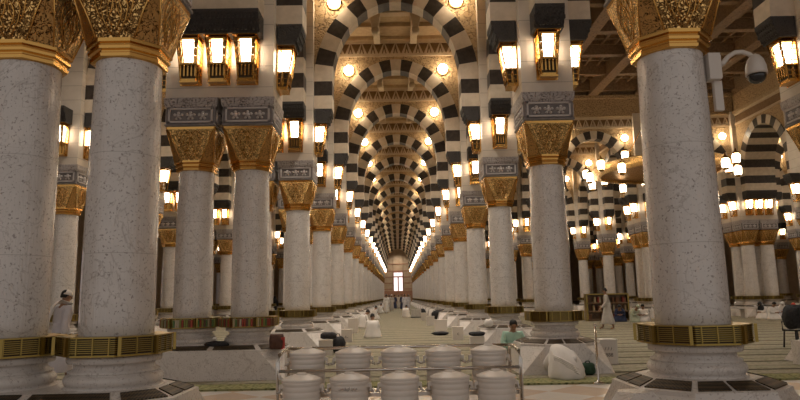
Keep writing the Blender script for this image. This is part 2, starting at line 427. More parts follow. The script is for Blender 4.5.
def rack_mb():
    b = MB()
    # bottom tray, slats and posts of the octagonal brass book rack
    def octring(a0, a1, z0, z1, m):
        b.loft([oct_pts(a0,z0), oct_pts(a1,z0), oct_pts(a1,z1), oct_pts(a0,z1), oct_pts(a0,z0)], m, (False,False), False)
    octring(.37, .53, .965, .985, 'brass')
    octring(.37, .53, 1.145, 1.16, 'brass')
    octring(.44, .50, .985, 1.145, 'rack_dark')
    for k in range(7): octring(.51, .53, 1.002+k*.020, 1.010+k*.020, 'brass')
    for p in oct_pts(.535, 0): b.box((p[0]*.985, p[1]*.985, 1.067), (.03,.03,.185), 'brass', math.atan2(p[1], p[0]))
    for j in range(8):
        a = j*PI/4
        for t in (-.16, 0, .16):
            b.box((.522*math.cos(a)-t*math.sin(a), .522*math.sin(a)+t*math.cos(a), 1.067), (.022,.012,.17), 'brass', a)
    return b
M_RACK = rack_mb().mesh('book_rack')
b = MB()
for a0, z0, a1, z1 in ((.405,4.12,.43,4.15),(.43,4.15,.43,4.185),(.415,4.185,.45,4.21),(.45,4.21,.45,4.245),(.43,4.245,.46,4.27),(.46,4.27,.455,4.31)):
    pass
b.loft([oct_pts(a,z) for a,z in ((.35,4.12),(.378,4.13),(.385,4.165),(.368,4.18),(.372,4.195),(.40,4.21),(.405,4.24),(.385,4.255),(.39,4.268),(.42,4.28),(.42,4.32),(.36,4.33))], 'gold_smooth', (True,True), False)
M_NECK = b.mesh('neck_ring')
# capital: octagon flaring to a square; gilt trapezoid faces, dark openwork corner triangles
b = MB()
def sqo(h, cut, z): return [(h,-h+cut,z),(h,h-cut,z),(h-cut,h,z),(-h+cut,h,z),(-h,h-cut,z),(-h,-h+cut,z),(-h+cut,-h,z),(h-cut,-h,z)]
lo = sqo(.395, .19, 4.32); mid = sqo(.445, .13, 4.62); hi = sqo(.500, .03, 4.95); tp = sqo(.505, .02, 5.0)
vs = lo+mid+hi+tp
fa, fd = [], []
for a in range(2):
    for i in range(8):
        j = (i+1)%8; f = (a*8+i, a*8+j, (a+1)*8+j, (a+1)*8+i)
        (fa if i % 2 == 0 else fd).append(f)
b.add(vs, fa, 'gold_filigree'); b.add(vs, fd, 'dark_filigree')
b.add(vs, [(16+i, 16+(i+1)%8, 24+(i+1)%8, 24+i) for i in range(8)] + [tuple(range(24,32))], 'gold_smooth')
for i in range(8):   # gilt ribs along the arrises
    b.tube([lo[i], mid[i], hi[i]], .012, 'gold_smooth', 5)
for i in range(0, 8, 2):   # interlaced pointed arches raised on each broad face
    a = i*PI/4
    def CP(u, z):
        rr = (.395+(z-4.32)/.30*.05 if z < 4.62 else .445+(z-4.62)/.33*.055) + .004
        return (rr*math.cos(a)-u*math.sin(a), rr*math.sin(a)+u*math.cos(a), z)
    for (u0, w_, z0, z1) in ((0,.15,4.36,4.90),(0,.08,4.42,4.78),(-.11,.10,4.50,4.93),(.11,.10,4.50,4.93)):
        for s_ in (-1, 1):
            b.tube([CP(u0+s_*w_*.25, z0), CP(u0+s_*w_*.8, z0+(z1-z0)*.3), CP(u0+s_*w_, z0+(z1-z0)*.55), CP(u0+s_*w_*.7, z0+(z1-z0)*.8), CP(u0, z1)], .008, 'gold_smooth', 5)
M_CAP = b.mesh('capital')
# impost block
b = MB()
b.loft([sqo(h_, .01, z) for h_, z in ((.50,5.0),(.525,5.02),(.525,5.05),(.505,5.07),(.505,5.40),(.525,5.42),(.54,5.47),(.545,5.56),(.55,5.60))], 'grey_carved', (True,True), False, mats=['grey_panel']*4+['grey_carved']*4)
for i in range(4):
    a = i*PI/2
    def P(u, z, d=.52): return (d*math.cos(a)-u*math.sin(a), d*math.sin(a)+u*math.cos(a), z)
    for (u0,u1,z0,z1) in ((-.45,.45,5.355,5.39),(-.45,.45,5.08,5.115),(-.45,-.415,5.08,5.39),(.415,.45,5.08,5.39)):
        b.box(P((u0+u1)/2, (z0+z1)/2, .512), (.04, u1-u0, z1-z0), 'grey_light', a)
    for u in (-.25, 0, .25):
        for dz, du, r in ((0,0,.05),(.06,0,.035),(.02,.07,.035),(.02,-.07,.035),(-.06,.04,.03),(-.06,-.04,.03)):
            b.sphere(P(u+du, 5.23+dz, .508), r, 'grey_light', 8, 5)
M_BLOCK = b.mesh('impost_block')

def prow(row):
    return {'A': 'along the right side of the aisle', 'B': 'along the left side of the aisle'}.get(row, row)
def column(x, y, label, group, near=True, rack=True):
    t = thing('marble_column', label, 'column', (x, y, 0), 0, group)
    put('base_moulding', M_BASE, t); put('shaft', M_SHAFT, t)
    if rack: put('book_rack', M_RACK, t)
    put('neck_ring', M_NECK, t); put('capital', M_CAP, t); put('impost_block', M_BLOCK, t)
    return t
def plinth(x, y, label, group, sx=0.0, near=True):
    t = thing('column_plinth', label, 'plinth', (x, y, 0), 0, group)
    if near:
        pm = put('plinth_body', PLM[sx], t)
        for j in range(8):
            for g in GRM[(sx, j)]: put('grille', g, pm)
    else: put('plinth_body', PLFAR[sx], t)
    return t

# pier with brackets
def pier_mesh(w):
    b = MB(); h = .525
    b.box((0, 0, (5.6+CEIL)/2), (w, 2*h, CEIL-5.6), 'pier_marble'); return b.mesh('pier_body')
def bracket_mesh(w):   # springs out of -y face at y=0
    b = MB(); z0, z1 = 6.82, 7.27
    prof = [(.03,.0),(.40,.0),(.40,.06),(.44,.09),(.47,.16),(.51,.26),(.53,.34),(.55,.37),(.55,.45),(.03,.45)]
    L = [(-w/2, -p, z0+q) for p, q in prof]; R = [(w/2, -p, z0+q) for p, q in prof]
    n = len(prof); vs = L+R
    fs = [(i, (i+1)%n, n+(i+1)%n, n+i) for i in range(n)] + [tuple(range(n)), tuple(range(2*n-1, n-1, -1))]
    b.add(vs, fs, 'dark_carved')
    k = max(5, int(w/.075))
    for r in range(3):
        for i in range(k + (r % 2)):
            u = -w/2 + w*(i+.5-(r%2)*.5)/k
            b.box((u, -.43-.04*r, z0+.09+.11*r), (.035,.05,.08), 'dark_carved')
    return b.mesh('bracket')
PW = {1: 1.05, 2: 2.2}
M_PIER = {k: pier_mesh(PW[k]) for k in PW}
M_BRK = {1: bracket_mesh(.60), 2: bracket_mesh(1.78)}

# wall lamp, back at y=0, facing -y, from z=-.5 to z=.5
def lamp_parts():
    fr = MB(); gl = MB(); ga = MB()
    def W(z): return .15 + .07*(z+.5)
    def D(z): return .20 + .16*(z+.5)
    fr.box((0,-.015,0), (.44,.03,1.02), 'gold_smooth')
    for z0, z1, e in ((.44,.5,.03),(.36,.40,.005),(-.14,-.10,.01),(-.46,-.42,.01),(-.5,-.46,.03)):
        z=(z0+z1)/2; fr.box((0,-D(z)/2,z), (2*W(z)+2*e, D(z)+e, z1-z0), 'gold_smooth')
    for s in (-1,1):
        fr.tube([(s*W(-.46), -D(-.46), -.46), (s*W(.46), -D(.46), .46)], .016, 'gold_smooth', 6)
        fr.tube([(s*(W(.4)), -.05, .42), (s*(W(.3)+.05), -.12, .30), (s*(W(.1)+.03), -.16, .05), (s*(W(-.2)+.02), -.12, -.2), (s*(W(-.46)), -.05, -.44)], .014, 'gold_filigree', 6)
        for z in (-.35,-.25,-.02,.1,.22,.32):
            fr.box((s*W(z), -D(z)/2, z), (.012, D(z), .012), 'gold_smooth')
    for s in (-1, 1):
        for z0_, z1_ in ((-.12,.04),(.04,.2),(.2,.37)):
            z=(z0_+z1_)/2; fr.box((s*(W(z)-.035), -D(z)+.01, z), (.075,.02,z1_-z0_), 'gold_filigree')
    for s in (-.5, .5): fr.box((s*W(.1)*.6, -D(.1)-.004, .13), (.008,.008,.44), 'gold_smooth')
    fr.box((0, -D(.28)-.003, .29), (2*W(.28), .01, .015), 'gold_smooth')
    # glass body, slightly bulging
    rings = []
    for z in (-.095,-.04,.12,.28,.36):
        ww, dd = W(z)-.080, D(z)-.03
        rings.append([(-ww,-.035,z),(-ww-.0,-dd*.6,z),(-ww*.8,-dd,z),(ww*.8,-dd,z),(ww,-dd*.6,z),(ww,-.035,z)])
    gl.loft(rings, 'lamp_glass', (True,True), False)
    # little arcade under the glass
    for k in range(5):
        u = (-2+k)/2*.9
        z = -.28
        ga.box((u*W(z), -D(z), z), (.03,.03,.20), 'gold_smooth')
        ga.sphere((u*W(z), -D(z)-.012, z+.11), .026, 'gold_smooth', 6, 4)
    ga.box((0,-D(-.28)/2+.01,-.28), (2*W(-.28)-.05, D(-.28)-.04, .26), 'brass_dark')
    for s in (-1,1): ga.box((s*W(-.28)*.95, -D(-.28)/2, -.28), (.03,.05,.26), 'gold_smooth')
    return fr.mesh('gilt_frame'), gl.mesh('glass'), ga.mesh('gallery')
LF, LG, LGA = lamp_parts()
LZ = 6.36
def lamp(x, y, rz, label, group, near=True):
    t = thing('wall_lamp', label, 'lamp', (x, y, LZ), rz, group)
    put('gilt_frame', LF, t); put('glass', LG, t)
    if near: put('gallery', LGA, t)
    return t

def pier(x, y, n, sides, label, group):
    t = thing('arch_pier', label, 'pier', (x, y, 0), 0, group)
    put('pier_body', M_PIER[n], t)
    hw = PW[n]/2
    if 'f' in sides: put('bracket', M_BRK[n], t, (0,-.525,0), 0)
    if 'b' in sides: put('bracket', M_BRK[n], t, (0,.525,0), PI)
    if 'l' in sides: put('bracket', M_BRK[1], t, (-hw,0,0), -PI/2)
    if 'r' in sides: put('bracket', M_BRK[1], t, (hw,0,0), PI/2)
    return t

# arch spanning along x, ring outer half width AO, thickness depth d
AO, AI, ZL, ZS, RI, RO = 2.5, 1.95, 7.27, 8.15, 2.58, 3.06
NV = 17
def arch_meshes(depth):
    ring = MB(); sp = MB()
    bounds = [ZL, ZL+.42, ZS]
    def xz(th, r):   # th 0 apex, +-pi/2 spring
        aa, hh = (AI, RI) if r == 0 else (AO, RO)
        return (aa*math.sin(th), ZS + hh*math.cos(th))
    def vous(p0, p1, p2, p3, m):
        d = depth/2
        vs = [(p[0], -d, p[1]) for p in (p0,p1,p2,p3)] + [(p[0], d, p[1]) for p in (p0,p1,p2,p3)]
        ring.add(vs, [(0,1,2,3),(4,5,6,7),(0,1,5,4),(1,2,6,5),(2,3,7,6),(3,0,4,7)], m)
    tot = NV; dth = PI/tot
    for i in range(tot):
        t0 = -PI/2 + i*dth; t1 = t0 + dth
        m = 'cream_stone' if (i - tot//2) % 2 == 0 else 'dark_stone'
        for k in range(2):
            a, c = t0 + (t1-t0)*k/2, t0 + (t1-t0)*(k+1)/2
            vous(xz(a,0), xz(c,0), xz(c,1), xz(a,1), m)
    for s in (-1,1):
        vous((s*AI,ZL),(s*AI,ZL+.42),(s*AO,ZL+.42),(s*AO,ZL),'cream_stone')
        vous((s*AI,ZL+.42),(s*AI,ZS),(s*AO,ZS),(s*AO,ZL+.42),'dark_stone')
    # spandrel wall up to ceiling
    d = depth/2 - .04; top = 11.36
    pts = [xz(-PI/2 + PI*i/34, 1) for i in range(35)]
    for i in range(34):
        (xa, za), (xb, zb) = pts[i], pts[i+1]
        if za > top: za = top
        za, zb = min(za, top), min(zb, top)
        vs = [(xa,-d,za),(xb,-d,zb),(xb,-d,top),(xa,-d,top),(xa,d,za),(xb,d,zb),(xb,d,top),(xa,d,top)]
        sp.add(vs, [(0,1,2,3),(4,5,6,7)], 'plaster_arabesque')
    # moulding bands, zig-zag frieze and cornice
    fz = MB()
    fz.box((0,0,11.40), (2*AO, depth+.04, .12), 'plaster_pale')
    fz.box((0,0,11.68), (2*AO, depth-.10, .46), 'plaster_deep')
    fz.box((0,0,11.98), (2*AO, depth+.06, .14), 'plaster_pale')
    fz.box((0,0,12.13), (2*AO, depth+.16, .16), 'plaster')
    n = 11
    for s in (-1,):
        y0, y1 = s*(depth/2-.05), s*(depth/2+.03)
        for i in range(n):
            c = -AO + 2*AO*(i+.5)/n; w_ = AO/n
            for (pa) in ([(c-w_*.95,11.45),(c-w_*.45,11.45),(c,11.92),(c-w_*.1,11.92)], [(c+w_*.45,11.45),(c+w_*.95,11.45),(c+w_*.1,11.92),(c,11.92)], [(c-w_*.22,11.48),(c+w_*.22,11.48),(c+w_*.03,11.64),(c-w_*.03,11.64)]):
                vs = [(p[0], y0, p[1]) for p in pa] + [(p[0], y1, p[1]) for p in pa]
                fz.add(vs, [(0,1,2,3),(4,5,6,7),(0,1,5,4),(1,2,6,5),(2,3,7,6),(3,0,4,7)], 'plaster_pale')
    return ring.mesh('voussoir_ring'), sp.mesh('spandrel'), fz.mesh('frieze')
AM = {1: arch_meshes(.60), 2: arch_meshes(1.78)}
def arch(cx, cy, rz, span, n, label, group):
    """span: distance between supporting pier faces"""
    t = thing('striped_arch', label, 'arch', (cx, cy, 0), rz, group)
    s = (span+.02)/(2*AO)
    for nm, me in zip(('voussoir_ring','spandrel','frieze'), AM[n]): put(nm, me, t, scale=(s,1,1))
    return t
b = MB(); b.sphere((0,-.16,0), .20, 'globe_glass', 14, 8, (1,.7,1)); M_GLOBE = b.mesh('glass_globe')
b = MB(); b.lathe([(.235,0),(.235,.03),(.21,.04)], 20, 'gold_smooth')
b.v = [(x, -z, y) for x, y, z in b.v]; M_GRING = b.mesh('gilt_rim')
def globe(x, y, z, label, group):
    t = thing('globe_light', label, 'ceiling light', (x, y, z), 0, group)
    put('glass_globe', M_GLOBE, t); put('gilt_rim', M_GRING, t)

# ------------------------------------------------------------------ place the hall
GCOL = {}
def ordk(n): return ORD[n]
# nave rows
for x in (HN, -HN):
    for k in range(1, NK+1):
        y = zk(k); near = k <= 4
        side = 'right' if x > 0 else 'left'
        twin = x < 0 and k <= 8
        column(x, y, 'white marble column with gilt capital, %s from the camera beside the aisle on the %s' % (ordk(k), side), 'columns lining the %s side of the aisle' % side)
        if twin:
            column(-4.24, y, 'white marble column with gilt capital, outer twin of the %s pair left of the aisle' % ordk(k), 'outer twin columns left of the aisle')
            plinth(-3.66, y, 'double marble plinth with dark vents under the %s column pair left of the aisle' % ordk(k), 'plinths left of the aisle', .575, near)
            pier(-3.66, y, 2, 'flrb' if k < 8 else 'flrb', 'wide cream pier over the %s column pair left of the aisle' % ordk(k), 'piers left of the aisle')
            for q, nm in ((-4.24,'left'), (-3.66,'middle'), (-HN,'right')):
                if k >= 2: lamp(q, y-.525, 0, 'glowing gilt lamp, %s of three on the %s pier left of the aisle' % (nm, ordk(k)), 'lamps facing the camera left of the aisle', near)
            if k >= 2: lamp(-2.555, y, PI/2, 'gilt lamp facing the aisle on the %s pier left of the aisle' % ordk(k), 'aisle-side lamps on the left', near)
            if k >= 2: lamp(-4.765, y, -PI/2, 'gilt lamp turned away from the aisle on its %s left pier' % ordk(k), 'outer-side lamps on the left', near)
        else:
            plinth(x, y, 'marble plinth with dark vents under the %s column %s of the aisle' % (ordk(k), side), 'plinths %s of the aisle' % side, 0.0, near)
            pier(x, y, 1, 'flrb' if k < 9 else 'flr', 'cream pier over the %s column %s of the aisle' % (ordk(k), side), 'piers %s of the aisle' % side)
            if k >= 2: lamp(x, y-.525, 0, 'glowing gilt lamp facing the camera on the %s pier %s of the aisle' % (ordk(k), side), 'lamps facing the camera %s of the aisle' % side, near)
            if k >= 2:
                sg = 1 if x > 0 else -1
                lamp(x - sg*.525, y, -PI/2*sg, 'gilt lamp facing the aisle on the %s pier %s of the aisle' % (ordk(k), side), 'aisle-side lamps on the %s' % side, near)
                if x > 0 and k <= 8: lamp(x + .525, y, PI/2, 'gilt lamp facing the open court on the %s pier right of the aisle' % ordk(k), 'court-side lamps on the right', near)
    for k in range(1, NK):
        side = 'right' if x > 0 else 'left'
        twin = x < 0 and k < 8
        arch(-3.66 if twin else x, (zk(k)+zk(k+1))/2, PI/2, S-1.05, 2 if twin else 1, 'striped arch running lengthwise from the %s to the %s pier %s of the aisle' % (ordk(k), ordk(k+1), side), 'lengthwise arches %s of the aisle' % side)
for k in range(1, NK+1):
    if k > 1:
        arch(0, zk(k), 0, 2*HN-1.05, 1, 'dark and cream striped arch over the aisle at its %s pair of columns' % ordk(k), 'striped arches across the aisle')
    if k >= 2:
        for s in (-1, 1):
            globe(s*1.93, zk(k)-.27, 10.72, 'round glowing light %s of the arch over the %s pair of aisle columns' % ('left' if s < 0 else 'right', ordk(k)), 'round lights over the aisle')
# nave ceiling beams and pendants
b = MB()
for k in range(1, NK):
    ym = (zk(k)+zk(k+1))/2
    b.box((0, ym, CEIL-.16), (5.0, .34, .32), 'plaster_pale')
    for s in (-1, 1):
        b.box((s*.75, ym, CEIL-.2), (.26, S-.6, .26), 'plaster_pale')
        b.box((s*2.3, ym, CEIL-.12), (.3, S-.6, .24), 'plaster')
    b.box((0, ym-1.5, CEIL-.08), (5.0, .2, .16), 'plaster'); b.box((0, ym+1.5, CEIL-.08), (5.0, .2, .16), 'plaster')
struct('trim_2', b, 'pale plaster beams across the aisle ceiling')
b = MB()
b.loft([[(u*s_, v*s_, z) for u, v in ((-1,-1),(1,-1),(1,1),(-1,1))] for s_, z in ((.09,-.78),(.13,-.72),(.13,-.60),(.10,-.55),(.16,-.30),(.20,-.1),(.20,0))], 'plaster_pale', (True,True), False)
M_PEND = b.mesh('ceiling_pendant')
for k in range(2, 11):
    for s in (-1, 1):
        tag(put('ceiling_pendant', M_PEND, loc=(s*.75, (zk(k)+zk(k+1))/2, CEIL-.30)), 'carved plaster ceiling pendant, %s of the pair beyond the %s aisle arch' % ('left' if s < 0 else 'right', ordk(k)), 'pendant', 'plaster pendants over the aisle')

# outer grid, given as rows of (x list, single/twin)
def gridpier(xs, y, ordn, rowname, sides='flr', front=True, lr='lr', near=False, rack=True):
    cx = sum(xs)/len(xs); n = len(xs)
    for i, x in enumerate(xs):
        w_ = '' if n == 1 else ('inner ' if abs(x) == min(abs(q) for q in xs) else 'outer ')
        column(x, y, 'marble column, %s%s from the camera in the %s' % (w_, ordn, rowname), 'columns in the %s' % rowname)
    plinth(cx, y, 'marble plinth with vents, %s from the camera, %s' % (ordn, rowname), 'plinths in the %s' % rowname, .575 if n == 2 else 0.0, near)
    pier(cx, y, n, sides, 'cream pier, %s from the camera in the %s' % (ordn, rowname), 'piers in the %s' % rowname)
    if front:
        for q, nm in (zip((min(xs), cx, max(xs)), ('left ', 'middle ', 'right ')) if n == 2 else ((cx, ''),)):
            lamp(q, y-.525, 0, '%sgilt lamp facing the camera, %s pier of %s' % (nm, ordn, rowname), 'front lamps in the %s' % rowname, near)
    for c in lr:
        s = -1 if c == 'l' else 1
        lamp(cx + s*PW[n]/2, y, s*PI/2, 'gilt lamp, %s flank of the %s pier, %s' % ('left' if s < 0 else 'right', ordn, rowname), 'flank lamps in the %s' % rowname, near)
def run(xs, ks, rowname, start=1, **kw):
    for i, k in enumerate(ks):
        gridpier(xs, k if isinstance(k, float) else zk(k), ordk(i+start), rowname, **kw)
    for i in range(len(ks)-1):
        a, c = [k if isinstance(k, float) else zk(k) for k in ks[i:i+2]]
        if c - a < 2 or c - a > 9: continue
        arch(sum(xs)/len(xs), (a+c)/2, PI/2, c-a-1.05, len(xs), 'striped arch running lengthwise behind the %s pier, %s' % (ordk(i+start), rowname), 'lengthwise arches in the %s' % rowname)
R2, R3, R4, R5 = 'second row right of aisle', 'third row right of aisle', 'twin row past the court', 'single row far right'
L2, L3 = 'second twin row leftward', 'third row left of aisle'
ZT = 1.15
back = [zk(6)+ZT, zk(7)+ZT, zk(8)+ZT, zk(9)+ZT, zk(10)+ZT, zk(11)+ZT]
for xs, nm in (([9.05], R2), ([14.83], R3)):
    gridpier(xs, zk(6), 'first' if xs[0] > 10 else 'second', nm, 'flr')
    run(xs, back, nm, 2 if xs[0] > 10 else 3, lr='l')
gridpier([9.05], zk(2), 'first', R2, 'flr', near=True)
gridpier([20.75, 21.90], zk(6), 'first', R4, 'flr')
run([20.75, 21.90], back, R4, 2, lr='l')
run([27.85], [zk(k) for k in (5,6,7,8,9,10)], R5, 1, lr='l')
for k in (6,7,8,9): run([33.8], [zk(k)], 'outermost row at far right', k-5, lr='l')
run([-10.15, -11.30], [zk(k) for k in range(3, 11)], L2, 1, lr='r')
run([-17.3], [zk(k) for k in range(3, 11)], L3, 1, lr='r')
# longitudinal arch from court's far twin pier toward the camera is part of the court's side arcade
for k in (5,): gridpier([20.75, 21.90], zk(k), 'nearest', 'right side of court', 'flr')
for k in (5,): arch(21.325, (zk(k)+zk(k+1))/2, PI/2, S-1.05, 2, 'wide striped arch along the right of the court, %s' % ('nearer the camera' if k == 4 else 'nearer the far corner'), 'side arches of the court')
# transverse arches outside the nave
def xarch(xa, xb, y, hwa, hwb, label, group, gl=True, n=1):
    c0, c1 = xa+hwa, xb-hwb
    arch((c0+c1)/2, y, 0, c1-c0, n, label, group)
    if gl:
        for s in (-1, 1): globe((c0+c1)/2+s*1.93*(c1-c0)/5, y-.27, 10.72, 'round light %s of %s' % ('left' if s < 0 else 'right', label.replace('striped ', '')), group.replace('arches', 'lights'))
xarch(HN, 9.05, zk(2), .525, .525, 'striped arch at the near edge of the court', 'cross arches right of the aisle')
HP = 'striped cross arch at the far court edge, '
for y, nm in ((zk(6), 'far court edge'),) + tuple((back[i], '%s line past court' % ordk(i)) for i in range(1, 5)):
    for (xa, xb, ha, hb, w_) in ((HN, 9.05, .525, .525, 'left'), (9.05, 14.83, .525, .525, 'middle'), (14.83, 21.325, .525, 1.1, 'right')):
        if xa == HN and y != zk(6): pass
        xarch(xa, xb, y, ha, hb, 'striped cross arch, %s of three on the %s' % (w_, nm), 'cross arches behind the court', y == zk(6) or w_ != 'left')
for k in (5, 6, 7, 8): xarch(21.325, 27.85, zk(k), 1.1, .525, 'striped cross arch past the court, %s from the camera' % ordk(k-4), 'cross arches past the court')
for k in (6, 7, 8): xarch(27.85, 33.8, zk(k), .525, .525, 'striped cross arch at the far right, %s from the camera' % ordk(k-5), 'cross arches at the far right')
for k in range(2, 9):
    if k >= 3: xarch(-10.725, -3.66, zk(k), 1.1, 1.1, 'striped cross arch left of the aisle pairs, %s from the camera' % ordk(k-2), 'cross arches left of the aisle')
for k in range(3, 9): xarch(-17.3, -10.725, zk(k), .525, 1.1, 'striped cross arch between the outer left rows, %s from the camera' % ordk(k-2), 'cross arches farther left')

# ------------------------------------------------------------------ books in racks
BCN = ['red', 'green', 'tan', 'brown', 'olive', 'cream', 'dark brown']
def book_mesh(m, h):
    b = MB(); b.box((0,0,h/2), (.030,.085,h), m); b.box((.0,.004,h/2), (.022,.080,h+.0015), 'box_white'); return b.mesh('book')
BM = [(book_mesh('book_cover_%s' % c, h)) for c, h in zip('abcdefg', (.145,.135,.15,.14,.15,.135,.145))]
for (cx, cy, who) in ((-HN, zk(2), 'inner'), (-4.24, zk(2), 'outer')):
    for f in (-PI/2, -PI/4, -3*PI/4):
        for i in range(9):
            u = -.17 + .0425*i
            r = .55
            m = random.randrange(7)
            fac = {-PI/2: 'front', -PI/4: 'right front', -3*PI/4: 'left front'}[f]
            o = put('book', BM[m], loc=(cx + r*math.cos(f) - u*math.sin(f), cy + r*math.sin(f) + u*math.cos(f), .987), rz=f+PI/2)
            tag(o, 'small %s book, %s from left, %s face of %s rack, second left pair' % (BCN[m], ORD[i+1], fac, who), 'book', 'books on the %s face, %s column, second left pair' % (fac, who))

# ------------------------------------------------------------------ chandelier in the court
CX, CY, CZ = 11.9, 28.0, 6.9
t = thing('chandelier', 'huge round gilt chandelier hanging in the court behind the near right column', 'chandelier', (CX, CY, CZ))
b = MB(); R = 2.9
b.lathe([(R-.35,-.12),(R,-.05),(R+.05,.0),(R+.02,.22),(R-.1,.30),(R-.3,.24),(R-.35,-.12)], 64, 'gold_filigree', caps=(False,False)); put('rim', b, t)
b = MB()
for i in range(16):
    a = 2*PI*i/16
    b.tube([((R-.2)*math.cos(a), (R-.2)*math.sin(a), .1), (.3*math.cos(a), .3*math.sin(a), .35)], .035, 'gold_smooth', 6)
b.lathe([(0.05,-.3),(.35,-.1),(.45,.2),(.25,.5),(.1,.7)], 24, 'gold_filigree')
put('spokes', b, t)
b = MB(); b.lathe([(R-.3,.0),(1.6,.12),(.4,.2)], 48, 'dark_filigree', caps=(False,False)); put('pierced_disc', b, t)
b = MB()
for i in range(4):
    a = PI/4+PI/2*i; b.tube([(1.9*math.cos(a), 1.9*math.sin(a), .2), (0,0,3.2)], .02, 'gold_smooth', 5)
b.tube([(0,0,.5),(0,0,CH-CZ-.3)], .04, 'gold_smooth', 8); put('suspension_rods', b, t)
def lantern_mesh():
    g = MB(); g.lathe([(.12,-.2),(.15,-.15),(.17,.12),(.12,.2)], 8, 'lantern_glass', smooth=False)
    f = MB(); f.lathe([(.18,.2),(.14,.26),(.05,.33),(.02,.45)], 8, 'gold_smooth', smooth=False); f.lathe([(.06,-.28),(.15,-.22),(.15,-.19)], 8, 'gold_smooth', smooth=False)
    return g.mesh('lantern_glass'), f.mesh('lantern_cap')
LM = lantern_mesh()
for i in range(18):
    a = 2*PI*i/18
    for (rr, zz) in ((R+.28, .12-.35*(i % 2)),):
        l = put('lantern', LM[1], t, (rr*math.cos(a), rr*math.sin(a), zz)); put('lantern_glass', LM[0], l)
    if i % 3 == 0:
        l = put('lantern', LM[1], t, (1.5*math.cos(a), 1.5*math.sin(a), .75)); put('lantern_glass', LM[0], l)

# ------------------------------------------------------------------ security camera on the near right column
t = thing('security_camera', 'white dome security camera on a curved arm fixed to the near right column', 'camera', (3.42, zk(1)-.16, 3.98))
b = MB(); b.box((.06,0,-.02), (.13,.13,.30), 'camera_white'); b.box((.13,0,-.02), (.02,.10,.26), 'camera_white'); put('junction_box', b, t)
b = MB(); b.box((.11,.03,-.34), (.09,.05,.34), 'camera_white'); put('cable_duct', b, t)
b = MB(); b.box((.11,.03,-.68), (.085,.05,.34), 'dark_stone'); 
b = MB()
pts = [(.14,-.02,.0),(.18,-.02,.03),(.24,-.02,.10),(.32,-.02,.145),(.40,-.02,.15),(.48,-.02,.12),(.52,-.02,.07)]
b.tube(pts, .025, 'camera_white', 10, [.034,.03,.026,.025,.025,.026,.03]); put('arm', b, t)
b = MB(); b.lathe([(.02,.12),(.05,.10),(.085,.05),(.105,-.02),(.11,-.09),(.112,-.12)], 24, 'camera_white', c=(.535,-.02,0), caps=(True,True)); put('housing', b, t)
b = MB(); b.lathe([(.098,-.12),(.095,-.15),(.075,-.19),(.04,-.212),(.005,-.218)], 24, 'camera_dome', c=(.535,-.02,0)); put('dome', b, t)

# ------------------------------------------------------------------ water coolers and steel stand
def text_mesh(cu, m):
    o = bpy.data.objects.new('lettering', cu); COL.objects.link(o)
    dg = bpy.context.evaluated_depsgraph_get(); dg.update()
    me = bpy.data.meshes.new_from_object(o.evaluated_get(dg)); bpy.data.objects.remove(o)
    me.materials.clear(); me.materials.append(MATS[m])
    return put('lettering', me)
def cooler_parts():
    b = MB()
    R_ = .186
    prof = [(R_-.02,0),(R_-.005,.015)]
    for i in range(6):
        z = .03+i*.055
        prof += [(R_-.004,z),(R_,z+.006),(R_,z+.042),(R_-.004,z+.048)]
    prof += [(R_+.004,.365),(R_+.008,.375),(R_+.008,.395),(R_-.01,.40)]
    b.lathe(prof, 40, 'white_plastic')
    lid = MB(); lid.lathe([(R_+.006,.392),(R_+.012,.40),(R_+.010,.415),(R_-.012,.422),(R_-.05,.440),(.09,.452),(.085,.455),(.07,.457)], 40, 'white_plastic')
    kn = MB(); kn.lathe([(.055,.455),(.053,.464),(.045,.468),(.012,.469)], 24, 'white_plastic'); kn.box((0,0,.471), (.08,.022,.012), 'white_plastic')
    la = []
    for s in (-1,1):
        q = MB()
        q.box((s*(R_+.008),0,.345), (.026,.07,.035), 'white_plastic'); q.box((s*(R_+.026),0,.325), (.014,.085,.07), 'white_plastic')
        q.tube([(s*(R_+.01),-.06,.30),(s*(R_+.05),-.05,.285),(s*(R_+.05),.05,.285),(s*(R_+.01),.06,.30)], .008, 'plastic_seam', 6)
        la.append(q)
    tap = MB(); tap.tube([(0,-R_+.01,.06),(0,-R_-.04,.06),(0,-R_-.05,.03)], .014, 'plastic_seam', 8)
    return b.mesh('cooler_body'), lid.mesh('lid'), kn.mesh('knob'), [q.mesh('side_handle') for q in la], tap.mesh('tap')
CB = cooler_parts()
def px2x(px, y, h=1.0):   # column px on screen to world x near horizon
    return -.07 + (px-398)*y/642.0
def cooler(x, y, z, label, group, text=None):
    t = thing('water_cooler', label, 'water cooler', (x, y, z), 0, group)
    put('cooler_body', CB[0], t); l = put('lid', CB[1], t); put('knob', CB[2], l)
    for m in CB[3]: put('side_handle', m, t)
    put('tap', CB[4], t)
    if text:
        cu = bpy.data.curves.new('lettering', 'FONT'); cu.body = text; cu.size = .036; cu.align_x = 'CENTER'; cu.extrude = .001
        o = text_mesh(cu, 'ink'); o.parent = t
        o.location = (0, -.190, .325); o.rotation_euler = (PI/2, 0, 0)
POS = ['leftmost', 'second from left', 'middle', 'second from right', 'rightmost']
YF, YB = 6.42, 6.98
for i, px in enumerate((299.5, 347.5, 398, 448.5, 495)):
    cooler(px2x(px, YF-.1), YF, .30, 'white round plastic water cooler, %s in the front row on the steel stand' % POS[i], 'coolers in the front row', 'سقيا زمزم' if i == 1 else None)
for i, px in enumerate((305.5, 351.5, 397.5, 442.5, 488.5)):
    cooler(px2x(px, YB-.1), YB, .505, 'white round plastic water cooler, %s in the raised back row on the stand' % POS[i], 'coolers in the back row')
t = thing('steel_stand', 'polished steel two-tier rail stand holding the white water coolers', 'stand', (0, 0, 0))
xl, xr = px2x(277, 6.7), px2x(519, 6.7)
